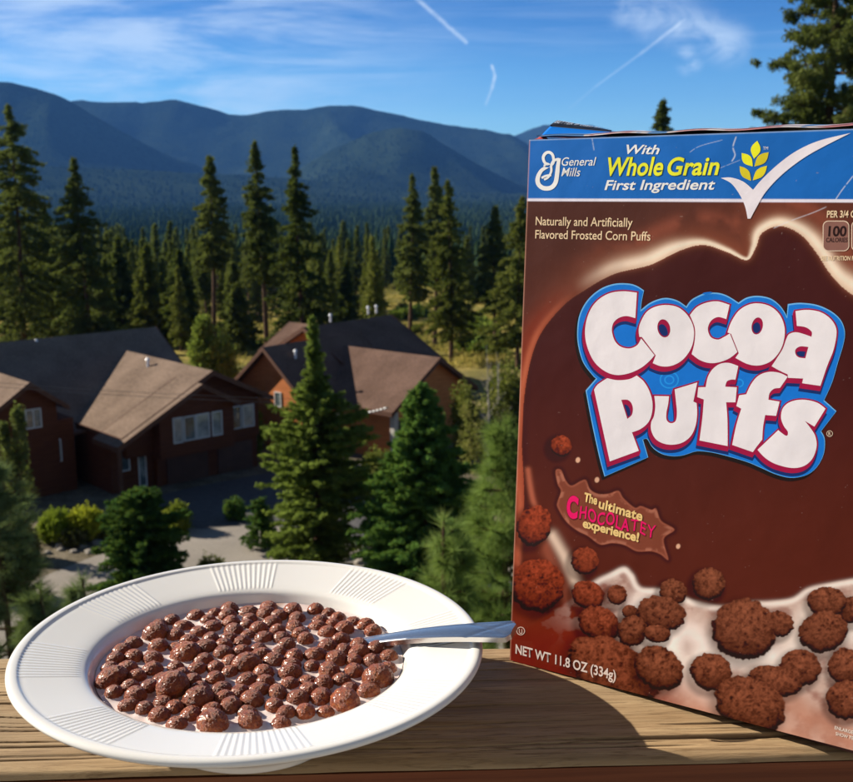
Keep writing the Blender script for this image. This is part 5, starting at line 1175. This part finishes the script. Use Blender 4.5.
O2 = (-3.344, 63.263, 0); g2_ = math.radians(50)
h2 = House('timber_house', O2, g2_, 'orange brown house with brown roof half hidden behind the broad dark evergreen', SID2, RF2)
h2.gable('y', 6.6, 0, 11, 6.10, 1.88, 10.6, 3.23, 3.60, o_side=.55, o_end=.6, endw=(1, 0))
h2.gable('x', 9.35, -.2, 9, 6.72, 5.4, 13.3, 3.45, 3.45, o_side=.5, o_end=.6, endw=(1, 0))
h2.gable('x', 11.0, 5.0, 14.2, 7.35, 5.6, 16.5, 4.3, 4.3, o_side=.6, o_end=.6)
h2.gable('y', 8.4, 11.5, 16, 7.0, 5.2, 12, 5.2, 5.2, o_side=.6, o_end=.6)
h2.window('x', 8.35, 9.0, 2.75, 3.75, .4, 1, False); h2.window('x', 6.1, 6.7, 2.6, 3.45, .4, 1, False)
bm = bmesh.new(); add_box(bm, 2.35, 2.75, .25, .6, 0, 3.1); h2.mesh('corner_post', bm, simple('pale stone pier', (.50, .47, .42), .8, .2, .2, 3))
bm = bmesh.new(); add_box(bm, 3.0, 5.2, .52, .58, 0, 2.4); h2.mesh('garage_door', bm, simple('dark garage door', (.05, .045, .04), .6, .3))
for x, y, z in ((1.6, 8.2, 6.1), (8.2, 11.5, 7.6), (12.5, 11.8, 7.75), (13.4, 11.8, 7.75)):
    bm = bmesh.new(); bmesh.ops.create_cone(bm, segments=10, radius1=.08, radius2=.07, depth=.5, cap_ends=True, matrix=Matrix.Translation((x, y, z))); bmesh.ops.create_cone(bm, segments=10, radius1=.15, radius2=.05, depth=.14, cap_ends=True, matrix=Matrix.Translation((x, y, z+.3))); h2.mesh('roof_vent', bm, vt)
# small distant cabin roof in the meadow
h3 = House('far_cabin', (*hit(452, 283)[:2], float(hit(452, 283)[2])-.3), .5, 'tiny pale roofed cabin far across the dry meadow', SID2, simple('pale metal roof', (.45, .45, .44), .5, .4))
h3.gable('x', 0, -5, 5, 4.2, -3.5, 3.5, 2.6, 2.6)
# power lines across the left houses and the sleeved cable before the second house
def cable(name, a, b, sag, rad, m, lab):
    s = np.linspace(0, 1, 24)[:, None]; P = np.array(a)*(1-s)+np.array(b)*s; P[:, 2] -= sag*4*(s*(1-s))[:, 0]
    return tag(link(name, smooth(np_mesh(name, *tube(P-P[0], rad, 6))), m), lab, 'cable'), P[0]
CB = simple('black cable', (.10, .10, .10), .6, .3)
for (y0, y1, lab) in ((358, 366, 'upper thin overhead wire crossing before the dark left roof'), (362, 370, 'lower thin overhead wire crossing before the dark left roof')):
    o, p0 = cable('overhead_wire', at_dist(-260, y0, 44), at_dist(330, y1+34, 50), .3, .010, CB, lab); o.location = Vector(p0)
a, b = at_dist(337, 414.5, 52), at_dist(388, 407.5, 50); o, p0 = cable('service_cable', a, b, .12, .035, CB, 'short overhead cable with white spiral sleeve before the second house'); o.location = Vector(p0)
tw = []; s = np.linspace(0, 1, 15)
for q in s[:-1]:
    c0 = np.array(a)*(1-q)+np.array(b)*q-np.array([0, 0, .12*4*q*(1-q)]); c1 = np.array(a)*(1-q-.035)+np.array(b)*(q+.035)-np.array([0, 0, .12*4*(q+.035)*(1-q-.035)]); tw.append(tube(np.array([c0, c1])-p0, .055, 6))
link('white_sleeve', np_mesh('white_sleeve', *merge(tw)), simple('white plastic', (.7, .7, .7), .5, .3), o)
# unseen wall and deck added behind the viewer: bounce warm light, block blue sky
hb = House('added_bounce_house', (0, 0, 0), 0, 'added unseen pale grey wall with a glass door behind the deck, bouncing light', siding('pale siding', (.36, .37, .37), (.42, .43, .43)), RF1)
bm = bmesh.new(); add_box(bm, -7, 7, -3.0, -2.2, 11, 20.5); hb.mesh('wall', bm, hb.sid)
hb.window('y', 2.2, 4.2, 15.9, 18.0, -2.2+.0, 2, False)
dkm = simple('weathered deck boards', (.26, .22, .18), .8, .2, .25, 4); dko = empty('deck', (0, 0, 0)); tag(dko, 'weathered board deck, added unseen below the railing', 'deck')
for i in range(20):
    bm = bmesh.new(); add_box(bm, -6, 6, -2.19+i*.14, -2.06+i*.14, RZ-1.09, RZ-1.05); link('deck_board', from_bm('deck_board', bm), dkm, dko)
# ------------------------------------------------------------------ haze
bm = bmesh.new(); add_box(bm, -13500, 13500, -120, 14500, -120, 1150); hz = link('haze', from_bm('haze', bm)); tag(hz, kind='stuff')
hm_ = bpy.data.materials.new('haze'); hm_.use_nodes = True; ht = hm_.node_tree; ht.nodes.clear(); ho = ht.nodes.new('ShaderNodeOutputMaterial'); hv = ht.nodes.new('ShaderNodeVolumePrincipled')
hv.inputs['Color'].default_value = (.13, .38, 1., 1); hv.inputs['Density'].default_value = .000042; hv.inputs['Anisotropy'].default_value = .0; ht.links.new(hv.outputs[0], ho.inputs['Volume']); hz.data.materials.append(hm_)
